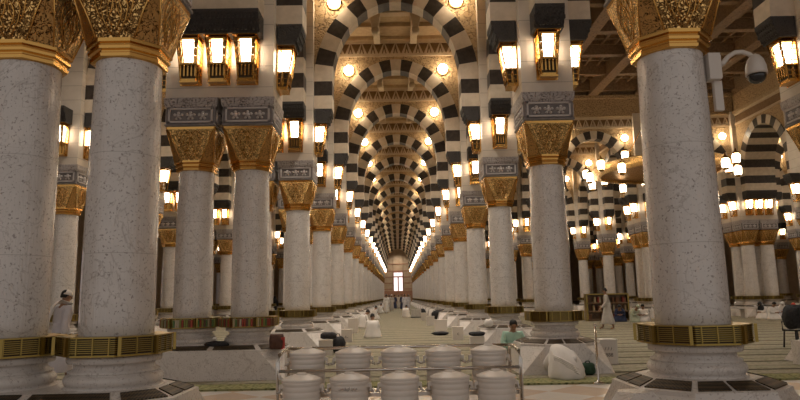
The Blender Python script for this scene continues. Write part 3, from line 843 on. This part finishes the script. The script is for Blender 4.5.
def shelf(y, z, nm):
    b = MB(); b.box(((xl+xr)/2, y, z-.012), (xr-xl-.02, .34, .02), 'steel')
    for s in (-1,1): b.box(((xl+xr)/2, y+s*.17, z-.02), (xr-xl-.02, .015, .04), 'steel')
    put(nm, b, t)
shelf(YF, .312, 'lower_shelf'); shelf(YB, .512, 'upper_shelf')
for s, x in ((-1, xl), (1, xr)):
    b = MB()
    b.tube([(x,6.72,0),(x,6.72,.84),(x-s*.01,6.76,.92),(x-s*.02,6.9,.945),(x-s*.03,7.12,.95),(x-s*.03,7.20,.90),(x-s*.03,7.20,0)], .020, 'steel', 10)
    b.tube([(x,6.28,.29),(x,7.2,.29)], .014, 'steel', 8); b.tube([(x,6.72,.15),(x-s*.03,7.2,.15)], .014, 'steel', 8)
    put('end_frame', b, t)
for y, z, nm in ((6.72,.755,'middle_rail'), (7.20,.945,'top_rail'), (6.72,.16,'bottom_rail')):
    b = MB(); b.tube([(xl if y < 7 else xl+.03,y,z),(xr if y < 7 else xr-.03,y,z)], .018, 'steel', 10); put(nm, b, t)

# steel barrier post at the right
t = thing('barrier_post', 'thin steel post standing at the carpet edge beside the bowing man', 'post', (px2x(595, 10.9), 10.9, 0))
b = MB(); b.lathe([(.10,0),(.10,.012),(.03,.03),(.02,.05),(.02,.95)], 16, 'steel'); put('pole', b, t)
b = MB(); b.sphere((0,0,.96), .03, 'steel', 10, 6); put('finial', b, t)

# ------------------------------------------------------------------ boxes beside plinths
def text_obj(parent, body, size, loc, rot=(PI/2,0,0), m='ink'):
    cu = bpy.data.curves.new('lettering', 'FONT'); cu.body = body; cu.size = size; cu.align_x = 'CENTER'; cu.extrude = .001
    o = text_mesh(cu, m); o.parent = parent
    o.location = loc; o.rotation_euler = rot; return o
def box_thing(x, y, w_, d, h, label, lines, rz=0):
    t = thing('storage_box', label, 'box', (x, y, .012), rz, 'white boxes beside the plinths')
    b = MB(); b.box((0,0,h/2), (w_, d, h), 'box_white'); put('box_body', b, t)
    b = MB(); b.box((0,0,h+.008), (w_+.02, d+.02, .016), 'box_white'); put('lid', b, t)
    for s, z, sz in lines: text_obj(t, s, sz, (0, -d/2-.002, z))
box_thing(px2x(605, 13.7), 13.7, .36, .34, .50, 'white box numbered 888 on the carpet right of the bowing man', [('٨٨٨', .29, .11), ('888', .16, .11)])
box_thing(px2x(325, 17.0), 17.0, .34, .32, .38, 'white box with a number in front of a black backpack, left of aisle', [('٢٦', .12, .16)])
box_thing(px2x(352, 27), 27.2, .40, .4, .60, 'pale box with a black strap, left of aisle behind the kneeling man', [])
box_thing(px2x(476, 18.0), 18.0, .38, .34, .34, 'low white box with a curl sign, right of aisle nearest the coolers', [('ں', .10, .16)])
box_thing(px2x(457, 22.0), 22.0, .36, .34, .42, 'white box marked with a small c, right of aisle second from the coolers', [('c', .16, .16)])
box_thing(px2x(441, 26), 26.5, .5, .4, .50, 'pale upright box, right of aisle behind the black bundle', [])
box_thing(px2x(346, 22), 22.0, .36, .34, .40, 'white box with a curl sign, left of aisle behind the black backpack', [('ے', .14, .14)])
for i, (px, y) in enumerate(((362, 33), (368, 40), (430, 33), (424, 40), (420, 47))):
    box_thing(px2x(px, y), y, .4, .4, .45, 'small pale box far up the aisle, %s' % ('nearer one on the left', 'farther one on the left', 'nearest on the right', 'middle one on the right', 'farthest on the right')[i], [])

# ------------------------------------------------------------------ bags and bundles
def bundle(name, label, cat, x, y, dims, m, seed, z=.012, strap=True):
    rnd = random.Random(seed)
    t = thing(name, label, cat, (x, y, z))
    b = MB(); nu, nv = 20, 10; rings = []
    for j in range(1, nv):
        a = -PI/2 + PI*j/nv; rr = []
        for i in range(nu):
            th = 2*PI*i/nu; k = 1 + .14*math.sin(3*th+seed) + .10*math.sin(7*th+j) + rnd.uniform(-.04,.04)
            rr.append((dims[0]/2*math.cos(a)**.6*math.cos(th)*k, dims[1]/2*math.cos(a)**.6*math.sin(th)*k, max(0, dims[2]/2*(1+math.sin(a)*(1+.1*math.sin(2*th+seed))))))
        rings.append(rr)
    b.loft(rings, m); put('bag_body', b, t)
    if strap:
        b = MB(); b.tube([(-dims[0]*.2,0,dims[2]*.9),(-dims[0]*.1,-.03,dims[2]*1.15),(dims[0]*.1,-.03,dims[2]*1.15),(dims[0]*.2,0,dims[2]*.9)], .012, m, 6); put('strap', b, t)
    return t
bundle('backpack', 'black backpack on the carpet beside the numbered box left of the aisle', 'bag', px2x(337, 17.3), 17.35, (.34,.3,.46), 'black_cloth', 1)
bundle('cloth_bundle', 'dark bundle lying on top of the black backpack and box, left of aisle', 'bundle', px2x(327, 17.1), 17.1, (.42,.3,.18), 'black_cloth', 2, .42, False)
t = thing('travel_bag', 'dark brown bag with a red edge leaning on the plinth left of the coolers', 'bag', (-2.42, 12.35, .552), .15)
b = MB(); b.loft([[(u*w_, v*d_, z) for u, v in ((-1,-.7),(-.8,-1),(.8,-1),(1,-.7),(1,.7),(.8,1),(-.8,1),(-1,.7))] for w_, d_, z in ((.11,.08,0),(.13,.10,.03),(.14,.10,.14),(.13,.07,.25),(.12,.04,.28))], 'brown_cloth'); put('bag_body', b, t)
b = MB(); b.loft([[(.12+u*.035, v*.09, z) for u, v in ((-1,-1),(1,-1),(1,1),(-1,1))] for z in (.0,.14,.22)], 'red_cloth', smooth=False); put('side_panel', b, t)
bundle('cloth_bundle', 'flat black bundle on the carpet at the right edge of the aisle', 'bundle', px2x(441, 24.2), 24.6, (.62,.4,.14), 'black_cloth', 5, strap=False)
bundle('cloth_bundle', 'small black bundle farther up the aisle on the right', 'bundle', px2x(431, 36), 36, (.35,.3,.16), 'black_cloth', 6, strap=False)
bundle('cloth_bundle', 'black cloth draped on the low box right of the aisle', 'bundle', px2x(476, 18.0), 18.02, (.45,.3,.12), 'black_cloth', 7, .372, False)
bundle('cloth_bundle', 'dark green bag on the carpet right of the bowing man', 'bag', px2x(585, 11.9), 11.9, (.26,.22,.22), 'green_cloth', 8)
bundle('cloth_bundle', 'white bundle on the plinth edge right of the aisle, behind the man in mint', 'bundle', px2x(485, 19.0), 18.35, (.24,.24,.22), 'white_cloth', 9, .60, False)
bundle('cloth_bundle', 'dark bag lying on the plinth between the second left columns', 'bag', px2x(215, 12.3), 12.42, (.45,.2,.12), 'black_cloth', 10, .60, False)
bundle('cloth_bundle', 'dark bundle heaped at the far right edge of the aisle', 'bundle', px2x(439, 41), 41, (.9,.6,.6), 'black_cloth', 12)
t = thing('rolled_bag', 'pale bag with a black end lying in the aisle beside a seated man', 'bag', (px2x(417, 45.5), 45.5, .012))
b = MB(); b.box((-.08,0,.30), (.7,.5,.55), 'grey_cloth'); put('bag_body', b, t)
b = MB(); b.sphere((.38,0,.32), .33, 'black_cloth', 14, 8, (.75,.8,1)); put('bag_end', b, t)
b = MB(); b.box((-.08,0,.03), (.8,.55,.05), 'black_cloth'); put('mat', b, t)
b = MB(); b.box((0,0,.01), (.95,.55,.025), 'black_cloth')
tag(put('door_mat', b, loc=(px2x(58, 11.2), 11.0, .0)), 'dark mat on the floor by the man walking at the far left', 'mat')

# ------------------------------------------------------------------ bookcase in the court
y = 34.5; x0, x1 = px2x(587.5, y), px2x(629, y); bw = x1-x0
t = thing('bookcase', 'long low wooden bookcase of shelves standing across the court', 'bookcase', ((x0+x1)/2, y, .012))
b = MB(); b.box((0,.2,.72), (bw,.03,1.44), 'shelf_wood'); put('back_panel', b, t)
for s in (-1, 1): b = MB(); b.box((s*bw/2,0,.72), (.08,.42,1.46), 'brass'); put('side_panel', b, t)
for z in (.06,.50,.95,1.42): b = MB(); b.box((0,0,z), (bw,.42,.06), 'brass' if z > 1 else 'shelf_wood'); put('shelf', b, t)
rnd = random.Random(3)
BB = []
for c, h in zip('abcdefg', (.28,.25,.3,.27,.31,.26,.28)):
    q = MB(); q.box((0,0,h/2), (.075,.2,h), 'book_cover_'+c); q.box((.002,.004,h/2), (.06,.196,h+.002), 'box_white'); BB.append(q.mesh('book'))
lv = {.09:'bottom', .53:'middle', .98:'top'}
for z in (.09,.53,.98):
    xx = -bw/2+.1
    nb = 0
    while xx < bw/2-.1:
        if rnd.random() < .45:
            m = rnd.choice((0, 2, 3, 6, 3, 6, 2)); nb += 1
            tag(put('book', BB[m], loc=((x0+x1)/2+xx, y-.05, .012+z)), '%s book, %s from left on the %s shelf of the court bookcase' % (BCN[m], ORD[nb] if nb < 22 else str(nb)+'th', lv[z]), 'book', 'books on the %s shelf of the court bookcase' % lv[z])
        xx += .09
# far white low benches behind
for i, (pxa, pxb, y_) in enumerate(((570, 586, 36), (632, 650, 33.5), (728, 764, 34.8))):
    xa, xb = px2x(pxa, y_), px2x(pxb, y_)
    t = thing('low_bench', 'low pale marble bench at the back of the court, %s' % ('left of the bookcase', 'right of the bookcase', 'by the twin columns')[i], 'bench', ((xa+xb)/2, y_, .012))
    b = MB(); b.box((0,0,.52), (xb-xa,.5,.08), 'base_marble'); put('seat', b, t)
    for s in (-1,0,1): b = MB(); b.box((s*(xb-xa)*.45,0,.24), (.12,.45,.48), 'base_marble'); put('leg', b, t)

# chair at the right edge
t = thing('chair', 'black plastic chair in the court at the right edge', 'chair', (px2x(797, 16.6), 16.6, .012), math.radians(200))
b = MB(); b.box((0,0,.44), (.46,.44,.04), 'black_plastic'); put('seat', b, t)
b = MB(); rings = []
for z, yy in ((.5,.20),(.7,.23),(.9,.27),(1.02,.28)):
    rings.append([(-.24,yy,z),(-.12,yy+.03,z),(.12,yy+.03,z),(.24,yy,z),(.24,yy+.02,z),(.12,yy+.05,z),(-.12,yy+.05,z),(-.24,yy+.02,z)])
b.loft(rings, 'black_plastic', smooth=False); put('backrest', b, t)
for sx in (-1,1):
    for sy in (-1,1): b = MB(); b.tube([(sx*.20,sy*.18,.43),(sx*.23,sy*.21,0)], .022, 'black_plastic', 8); put('leg', b, t)
    b = MB(); b.tube([(sx*.25,-.18,.44),(sx*.26,-.18,.66),(sx*.26,.22,.68)], .02, 'black_plastic', 8); put('armrest', b, t)
bundle('black_coat', 'black coat draped over the chair at the right edge', 'coat', px2x(795.5, 16.5), 16.45, (.62,.40,.62), 'black_cloth', 21, .48, False)
# low shoe shelf in front of it
xa = px2x(789, 13.0)
t = thing('shoe_shelf', 'low two-tier shelf standing at the right edge below the chair', 'shelf', (xa+.75, 12.75, .012))
for z in (.04,.24,.46): b = MB(); b.box((0,0,z), (1.5,.4,.035), 'base_marble'); put('shelf', b, t)
for s in (-1,1): b = MB(); b.box((s*.74,0,.24), (.03,.4,.46), 'base_marble'); put('side_panel', b, t)

# engraved sign on the near right plinth: calligraphic strokes
t = thing('stone_marker', 'low faceted marble corner block with dark script at the bottom right', 'marker', (px2x(629, 5.5), 5.5, 0), .25)
b = MB(); b.loft([[(u*.6, v*.6, z) for u, v in ((-.22,-.3),(.25,-.3),(.32,.1),(.2,.3),(-.16,.3),(-.3,.1))] for z in (0,.60)] + [[(u*.42+.02, v*.42+.03, .67) for u, v in ((-.22,-.3),(.25,-.3),(.32,.1),(.2,.3),(-.16,.3),(-.3,.1))]], 'base_marble', (True,True), False); put('block_body', b, t)
b = MB()
for pts in ([(-.12,.60),(-.08,.615),(-.06,.58),(-.10,.55),(-.13,.53)], [(-.05,.52),(.0,.555),(.03,.57),(-.01,.53),(.03,.52)], [(.05,.53),(.07,.56),(.09,.53)], [(.10,.53),(.13,.555),(.12,.53),(.15,.525)]):
    b.tube([(u*.8, -.182, z+.0) for u, z in pts], .006, 'ink', 5)
put('script', b, t)

# ------------------------------------------------------------------ people
def skin_obj(name, J, E, m, parent, sub=2):
    """J: {name: (pos, rx, ry)}; E: list of (a, b); first key is the root"""
    keys = list(J); me = bpy.data.meshes.new(name)
    me.from_pydata([J[k][0] for k in keys], [(keys.index(a), keys.index(c)) for a, c in E], [])
    o = bpy.data.objects.new(name, me); COL.objects.link(o)
    md = o.modifiers.new('s', 'SKIN'); md.use_smooth_shade = True
    for i, k in enumerate(keys):
        sv = me.skin_vertices[0].data[i]; sv.radius = (J[k][1], J[k][2] if len(J[k]) > 2 else J[k][1]); sv.use_root = (i == 0)
    s2 = o.modifiers.new('d', 'SUBSURF'); s2.levels = sub; s2.render_levels = sub
    dg = bpy.context.evaluated_depsgraph_get(); dg.update()
    ev = bpy.data.meshes.new_from_object(o.evaluated_get(dg))
    bpy.data.objects.remove(o); bpy.data.meshes.remove(me)
    return ev
def join_mesh(ev, mb, m):
    """evaluated skin mesh + extra MB geometry in one mesh"""
    out = MB(); out.add([v.co[:] for v in ev.vertices], [tuple(p.vertices) for p in ev.polygons], m, True)
    o = len(out.v); out.v += mb.v
    for f, mi, sm in zip(mb.f, mb.m, mb.sm):
        out.f.append(tuple(i+o for i in f)); out.m.append(out.mi(mb.mats[mi])); out.sm.append(sm)
    return out
V = Vector
def figure(label, loc, rz, J, cloth, group=None, hairm='hair', sub=2, extra=None, headwear=None, trousers=None, fingers=True, cloth_name='robe', sc=1.0, skirt=None, bare_feet=True):
    """J holds the joints: pelvis spine chest neck head, and shoulder/elbow/wrist/hip/knee/ankle/toe with _l/_r"""
    t = thing('person', label, 'person', loc, rz, group); t.scale = (sc,)*3
    P = {k: V(v) for k, v in J.items()}
    hd = (P['head'] - P['neck']).normalized(); fw = V(J.get('face', (0,1,0))).normalized(); side = fw.cross(hd).normalized(); fw = hd.cross(side).normalized()
    B = {'pelvis': (P['pelvis'], .14, .10), 'spine': (P['spine'], .125, .095), 'chest': (P['chest'], .15, .105), 'neck': (P['neck'], .055, .055),
         'skull0': (P['head'], .066, .075), 'skull1': (P['head'] + hd*.09, .078, .092), 'skull2': (P['head'] + hd*.17, .058, .068)}
    E = [('pelvis','spine'),('spine','chest'),('chest','neck'),('neck','skull0'),('skull0','skull1'),('skull1','skull2')]
    for s, sg in (('l', 1), ('r', -1)):
        B['sh'+s] = (P['shoulder_'+s], .055, .055); B['el'+s] = (P['elbow_'+s], .04, .04); B['wr'+s] = (P['wrist_'+s], .026, .026)
        d = (P['wrist_'+s] - P['elbow_'+s]).normalized()
        pd = (d + V(J.get('palm_'+s, (0,0,0)))).normalized()
        palm = P['wrist_'+s] + pd*.065
        B['pa'+s] = (palm, .034, .02)
        E += [('chest','sh'+s),('sh'+s,'el'+s),('el'+s,'wr'+s),('wr'+s,'pa'+s)]
        if fingers:
            lat = pd.cross(side if abs(pd.dot(side)) < .8 else fw).normalized(); curl = pd.cross(lat).normalized()
            for i, L in enumerate((.062,.072,.068,.052)):
                b0 = palm + lat*(-.026+.0175*i) + pd*.03
                m_ = b0 + pd*L*.55 + curl*.006; e_ = b0 + pd*L + curl*.022
                B['fa%s%d' % (s,i)] = (b0, .009, .009); B['fb%s%d' % (s,i)] = (m_, .0085, .0085); B['fc%s%d' % (s,i)] = (e_, .007, .007)
                E += [('pa'+s,'fa%s%d' % (s,i)),('fa%s%d' % (s,i),'fb%s%d' % (s,i)),('fb%s%d' % (s,i),'fc%s%d' % (s,i))]
            b0 = P['wrist_'+s] + pd*.035 - lat*.03; m_ = b0 + pd*.028 - lat*.022 + curl*.01; e_ = m_ + pd*.03 - lat*.004 + curl*.01
            B['ta'+s] = (b0, .011, .011); B['tb'+s] = (m_, .010, .010); B['tc'+s] = (e_, .008, .008)
            E += [('wr'+s,'ta'+s),('ta'+s,'tb'+s),('tb'+s,'tc'+s)]
        B['hp'+s] = (P['hip_'+s], .085, .085); B['kn'+s] = (P['knee_'+s], .055, .055); B['an'+s] = (P['ankle_'+s], .038, .038); B['to'+s] = (P['toe_'+s], .035, .025)
        E += [('pelvis','hp'+s),('hp'+s,'kn'+s),('kn'+s,'an'+s),('an'+s,'to'+s)]
    ev = skin_obj('body', B, E, 'skin', t, sub)
    f = MB(); hc = P['head'] + hd*.07
    f.sphere(hc + fw*.098 - hd*.005, .016, 'skin', 8, 6, (1,1.2,1.4))
    for sg in (-1,1):
        f.sphere(hc + side*sg*.080 , .020, 'skin', 8, 6, (.6,.8,1.4))
        f.sphere(hc + side*sg*.030 + fw*.083 + hd*.022, .010, 'hair', 8, 6)
    f.sphere(hc + fw*.088 - hd*.040, .014, 'brown_cloth', 8, 6, (1.5,.5,.5))
    put('body', join_mesh(ev, f, 'skin'), t)
    if hairm:
        b = MB(); c = hc + hd*.035 - fw*.012; rings = []
        for j in range(0, 8):
            a = -.25 + (PI/2+.2)*j/7.5; rings.append([c + (side*math.cos(th)*.083 + fw*math.sin(th)*.095)*max(.05, math.cos(a)) + hd*(.088*math.sin(a) - (.055 if math.sin(th) < -.1 and j < 2 else 0)) - fw*.015 for th in (2*PI*i/18 for i in range(18))])
        b.loft(rings, hairm); put('hair', b, t)
    C = {'pelvis': (P['pelvis'], .175, .14), 'spine': (P['spine'], .165, .135), 'chest': (P['chest'], .18, .135), 'collar': (P['chest'].lerp(P['neck'], .72), .085, .08)}
    CE = [('pelvis','spine'),('spine','chest'),('chest','collar')]
    for s in 'lr':
        C['sh'+s] = (P['shoulder_'+s], .08, .08); C['el'+s] = (P['elbow_'+s], .068, .068); C['wr'+s] = (P['wrist_'+s] - (P['wrist_'+s]-P['elbow_'+s]).normalized()*.03, .055, .05)
        CE += [('chest','sh'+s),('sh'+s,'el'+s),('el'+s,'wr'+s)]
        if skirt is None or trousers:
            pass
    T = {'pelvis': (P['pelvis'], .17, .14)}; TE = []
    for s in 'lr':
        T['hp'+s] = (P['hip_'+s], .11, .11); T['kn'+s] = (P['knee_'+s], .085, .085); T['an'+s] = (P['ankle_'+s].lerp(P['knee_'+s], .12), .06, .06)
        TE += [('pelvis','hp'+s),('hp'+s,'kn'+s),('kn'+s,'an'+s)]
    ev = skin_obj('cloth', C, CE, cloth, t, 2)
    sk = MB()
    if skirt:
        rings = []
        for (cx, cy, cz, rx, ry, rip) in skirt:
            rings.append([(cx + rx*math.cos(th)*(1+rip*math.sin(7*th+cz*3)), cy + ry*math.sin(th)*(1+rip*math.sin(5*th+1+cz*2)), cz) for th in (2*PI*i/36 for i in range(36))])
        sk.loft(rings, cloth, (True, True))
    put(cloth_name, join_mesh(ev, sk, cloth), t)
    if trousers:
        ev = skin_obj('tr', T, TE, trousers, t, 2); put('trousers', join_mesh(ev, MB(), trousers), t)
    if headwear:
        b = MB(); m_ = headwear[0]; c = hc + hd*.03
        if headwear[1] == 'cap':
            rings = []
            for j in range(6):
                a = -.12 + (PI/2+.05)*j/5; rings.append([c - fw*.012 + (side*math.cos(th)*.094 + fw*math.sin(th)*.106)*max(.06, math.cos(a)) + hd*.098*math.sin(a) for th in (2*PI*i/18 for i in range(18))])
            b.loft(rings, m_)
        else:   # headcloth falling over the shoulders
            rings = []
            dn = V((0,0,-1)) if abs(hd.z) > .5 else -hd
            for j in range(6):
                a = .05 + (PI/2-.1)*j/5; rings.append([c + (side*math.cos(th)*.095 + fw*math.sin(th)*.108)*max(.06, math.cos(a)) + hd*.10*math.sin(a) for th in (2*PI*i/24 for i in range(24))])
            rings.reverse()
            for q, (w1, bk) in enumerate(((.10,.0),(.12,-.02),(.17,-.04),(.20,-.05),(.20,-.06))):
                rr = []
                for i in range(24):
                    th = 2*PI*i/24; open_ = max(0, math.sin(th))
                    rr.append(c + side*math.cos(th)*w1*(1+.05*math.sin(6*th)) + fw*(math.sin(th)*(w1*.8)*(1-.65*open_) + bk) + dn*(.04+.075*q)*(1 if q else .5))
                rings.append(rr)
            b.loft(rings, m_, (True, False))
        put('headcloth' if headwear[1] != 'cap' else 'cap', b, t)
    if extra: extra(t)
    return t

def stand(stride=0.0, arm=.0, lean=0.0):
    J = dict(pelvis=(0,0,.93), spine=(0,lean*.3,1.13), chest=(0,lean*.6,1.32), neck=(0,lean,1.47), head=(0,lean+.02,1.545))
    for s, g in (('l',1),('r',-1)):
        a = arm*g; st = stride*g
        J['shoulder_'+s] = (g*.175, lean*.7, 1.385); J['elbow_'+s] = (g*.235, -.03-a*.15, 1.12); J['wrist_'+s] = (g*.235, .06-a*.4, .88)
        J['hip_'+s] = (g*.09, 0, .88); J['knee_'+s] = (g*.095, .03+st*.5, .49); J['ankle_'+s] = (g*.10, st, .08); J['toe_'+s] = (g*.11, st+.15, .028)
    return J
def skirt_std(hem=.14, stride=0.0):
    return [(0,0,hem,.24,.19+abs(stride)*.55,.07),(0,0,hem+.01,.245,.195+abs(stride)*.55,.07),(0,0,.45,.215,.17+abs(stride)*.35,.05),(0,0,.75,.195,.155+abs(stride)*.1,.02),(0,0,.98,.18,.145,.0),(0,0,1.12,.165,.13,.0)]
def sit(bow=0.0, reach=.25, hand=.35):
    """cross-legged on the floor"""
    J = dict(pelvis=(0,0,.14), spine=(0,bow*.25,.33), chest=(0,bow*.6,.52), neck=(0,bow,.64), head=(0,bow*1.25+.02,.705), face=(0,1,-bow*1.2))
    for s, g in (('l',1),('r',-1)):
        J['shoulder_'+s] = (g*.175, bow*.7, .585); J['elbow_'+s] = (g*.235, bow*.5+.08, .36); J['wrist_'+s] = (g*.08, bow*.5+reach, hand)
        J['hip_'+s] = (g*.10, .02, .12); J['knee_'+s] = (g*.25, .27, .11); J['ankle_'+s] = (-g*.04, .35, .07); J['toe_'+s] = (-g*.14, .33, .05)
    return J
SIT_SK = [(0,.14,0,.32,.30,.05),(0,.14,.06,.33,.31,.05),(0,.13,.15,.31,.28,.04),(0,.09,.26,.275,.22,.04),(0,.05,.38,.245,.18,.03),(0,.04,.50,.235,.155,.02),(0,.05,.58,.215,.13,.0),(0,.06,.64,.11,.09,.0)]
def sp(px, y): return (px2x(px, y), y, .012)

# man walking away at the far left, white robe, cloth over the shoulder
def shawl(t):
    b = MB(); rings = []
    for k, (x, y, z, w_) in enumerate(((.10,.10,1.46,.07),(-.02,-.06,1.52,.09),(-.14,-.13,1.40,.10),(-.22,-.17,1.15,.09),(-.27,-.16,.85,.07),(-.30,-.14,.62,.05))):
        rings.append([(x+w_*math.cos(a), y+.035*math.sin(a)*(1+.3*math.sin(3*a)), z+w_*.35*math.cos(a)) for a in (2*PI*i/14 for i in range(14))])
    b.loft(rings, 'white_cloth'); put('shawl', b, t)
figure('man in a long white robe and headcloth walking away at the far left', sp(60, 12.1), math.radians(-35), stand(.12, .25, .04), 'lilac_cloth', extra=shawl, headwear=('white_cloth','cap'), skirt=skirt_std(.22, .1))
# bowing man in white at the right plinth
def bow_J():
    J = dict(pelvis=(0,0,.30), spine=(0,.14,.40), chest=(.0,.33,.40), neck=(0,.50,.30), head=(0,.55,.24), face=(0,.3,-1))
    for s, g in (('l',1),('r',-1)):
        J['shoulder_'+s] = (g*.19,.40,.36); J['elbow_'+s] = (g*.30,.42,.20); J['wrist_'+s] = (g*.24,.58,.06); J['palm_'+s] = (0,.6,-.2)
        J['hip_'+s] = (g*.11,.02,.27); J['knee_'+s] = (g*.15,.36,.10); J['ankle_'+s] = (g*.13,-.08,.08); J['toe_'+s] = (g*.13,-.20,.04)
    return J
def bow_extra(t):
    b = MB(); rings = []
    for k, (cx, cy, z, rx, ry) in enumerate(((.02,-.02,.0,.30,.25),(.02,-.02,.05,.315,.26),(.02,-.01,.16,.30,.25),(.0,.02,.30,.27,.22),(-.03,.08,.42,.225,.19),(-.07,.14,.51,.165,.15),(-.10,.18,.56,.10,.10),(-.11,.20,.58,.03,.03))):
        rings.append([(cx + rx*math.cos(th)*(1+.05*math.sin(6*th+z*9)+.03*math.sin(13*th-z*14)), cy + ry*math.sin(th)*(1+.05*math.sin(6*th+z*9)), z) for th in (2*PI*i/60 for i in range(60))])
    b.loft(rings, 'white_cloth')
    for q in range(5):   # folds pulled across the back
        b.tube([(-.22+.02*q,-.12-.01*q,.42-.04*q),(-.08+.03*q,-.215,.36-.045*q),(.10+.02*q,-.25,.26-.035*q),(.26,-.16,.14-.02*q)], .016, 'white_cloth', 8, [.006,.018,.018,.006])
    put('gown', b, t)
figure('man in white bowed to the floor in prayer beside the right plinth', (px2x(562, 11.55), 11.5, .012), math.radians(-8), bow_J(), 'white_cloth', headwear=('white_cloth','cap'), trousers='white_cloth', extra=bow_extra)
# man in mint shirt reading
def book_extra(t):
    pass
o = figure('man in a mint green shirt sitting and reading behind the coolers on the right', (px2x(512, 14.5), 14.55, .012), math.radians(180), sit(.10, .30, .34), 'mint_cloth', trousers='grey_cloth', cloth_name='shirt', sc=1.05)
t = thing('open_book', 'open dark book held by the seated man in mint green', 'book', (px2x(512, 14.5), 14.17, .42))
for s in (-1,1):
    b = MB(); b.box((s*.075,0,0), (.15,.20,.015), 'ink'); b.box((s*.072,0,.012), (.135,.185,.014), 'box_white'); put('page_block', b, t)
# kneeling / sitting men in the aisle
figure('man in white sitting on the carpet in the aisle, back to the camera', sp(372, 23.6), math.radians(5), sit(.08), 'white_cloth', skirt=SIT_SK)
figure('man in white sitting against the left plinths beside the pale box', sp(361, 31.5), math.radians(-60), sit(.22), 'white_cloth', skirt=SIT_SK)
figure('man in white sitting in the aisle beside the black ended bag', sp(405, 46.5), math.radians(-20), sit(.15), 'white_cloth', skirt=SIT_SK, sub=1)
figure('man in white sitting far up the left edge of the aisle', sp(373, 44), math.radians(-70), sit(.1), 'white_cloth', skirt=SIT_SK, sub=1)
figure('man in white sitting far up beyond the others at left', sp(379, 60), math.radians(-70), sit(.1), 'white_cloth', skirt=SIT_SK, sub=1)
SP = [(386, 57, 'white_cloth', 0, 'white robe, leftmost of the standing group in the aisle'), (391.5, 66, 'grey_cloth', 160, 'grey robe, second from left in the standing aisle group'), (394.5, 75, 'navy_cloth', 0, 'dark robe near the middle of the standing aisle group'),
      (398.5, 80, 'grey_cloth', 20, 'grey robe at the centre of the aisle group'), (402, 70, 'navy_cloth', 180, 'dark robe right of centre in the aisle group'), (404.5, 62, 'lilac_cloth', 10, 'pale robe, second from right in the aisle group'), (408, 72, 'lilac_cloth', -20, 'pale robe, rightmost in the aisle group'), (389, 84, 'lilac_cloth', 0, 'pale robe at the back left of the aisle group')]
for px, y, c, r, l in SP:
    figure('standing person in a ' + l, sp(px, y), math.radians(r), stand(.06, .1), c, 'people standing in the aisle', skirt=skirt_std(.16), sub=1, fingers=False, headwear=('white_cloth','cap') if c != 'navy_cloth' else None)
figure('person in black standing between the left columns in the distance', sp(273.5, 52), 0, stand(), 'black_cloth', skirt=skirt_std(.05), sub=1, fingers=False, headwear=('black_cloth','veil'))
figure('person in dark clothes standing farther off between the left columns', sp(280, 58.2), .4, stand(), 'navy_cloth', skirt=skirt_std(.05), sub=1, fingers=False)
# man walking in the court
figure('man in a pale robe walking left in front of the court bookcase', sp(608.5, 26.4), math.radians(75), stand(.22, .5, .03), 'grey_cloth', skirt=skirt_std(.22, .2), sub=2, sc=.97)
figure('person in navy sitting in front of the bookcase', sp(621, 33.2), math.radians(160), sit(.25), 'navy_cloth', skirt=SIT_SK, sub=1)
figure('person in pale green sitting right of the bookcase', sp(635, 32.5), math.radians(200), sit(.2), 'pale_green_cloth', skirt=SIT_SK, sub=1, headwear=('pale_green_cloth','cap'))
figure('person in white sitting at the right end of the bookcase bench', sp(645, 32.4), math.radians(150), sit(.1), 'white_cloth', skirt=SIT_SK, sub=1)
for px, y, c, r, hw, l in ((767, 33, 'white_cloth', 100, ('black_cloth','veil'), 'man in white with dark headcloth sitting left in the far right group'), (774, 32, 'white_cloth', 200, None, 'bare-headed man in white sitting in the middle of the far right group'), (784, 33, 'lilac_cloth', 170, ('white_cloth','veil'), 'person in white headcloth sitting right in the far right group'), (794, 28.9, 'red_cloth', 180, ('red_cloth','veil'), 'person in red headcloth sitting at the far right edge')):
    figure(l, sp(px, y), math.radians(r), sit(.12), c, 'people sitting in the far right of the court', skirt=SIT_SK, sub=1, headwear=hw)
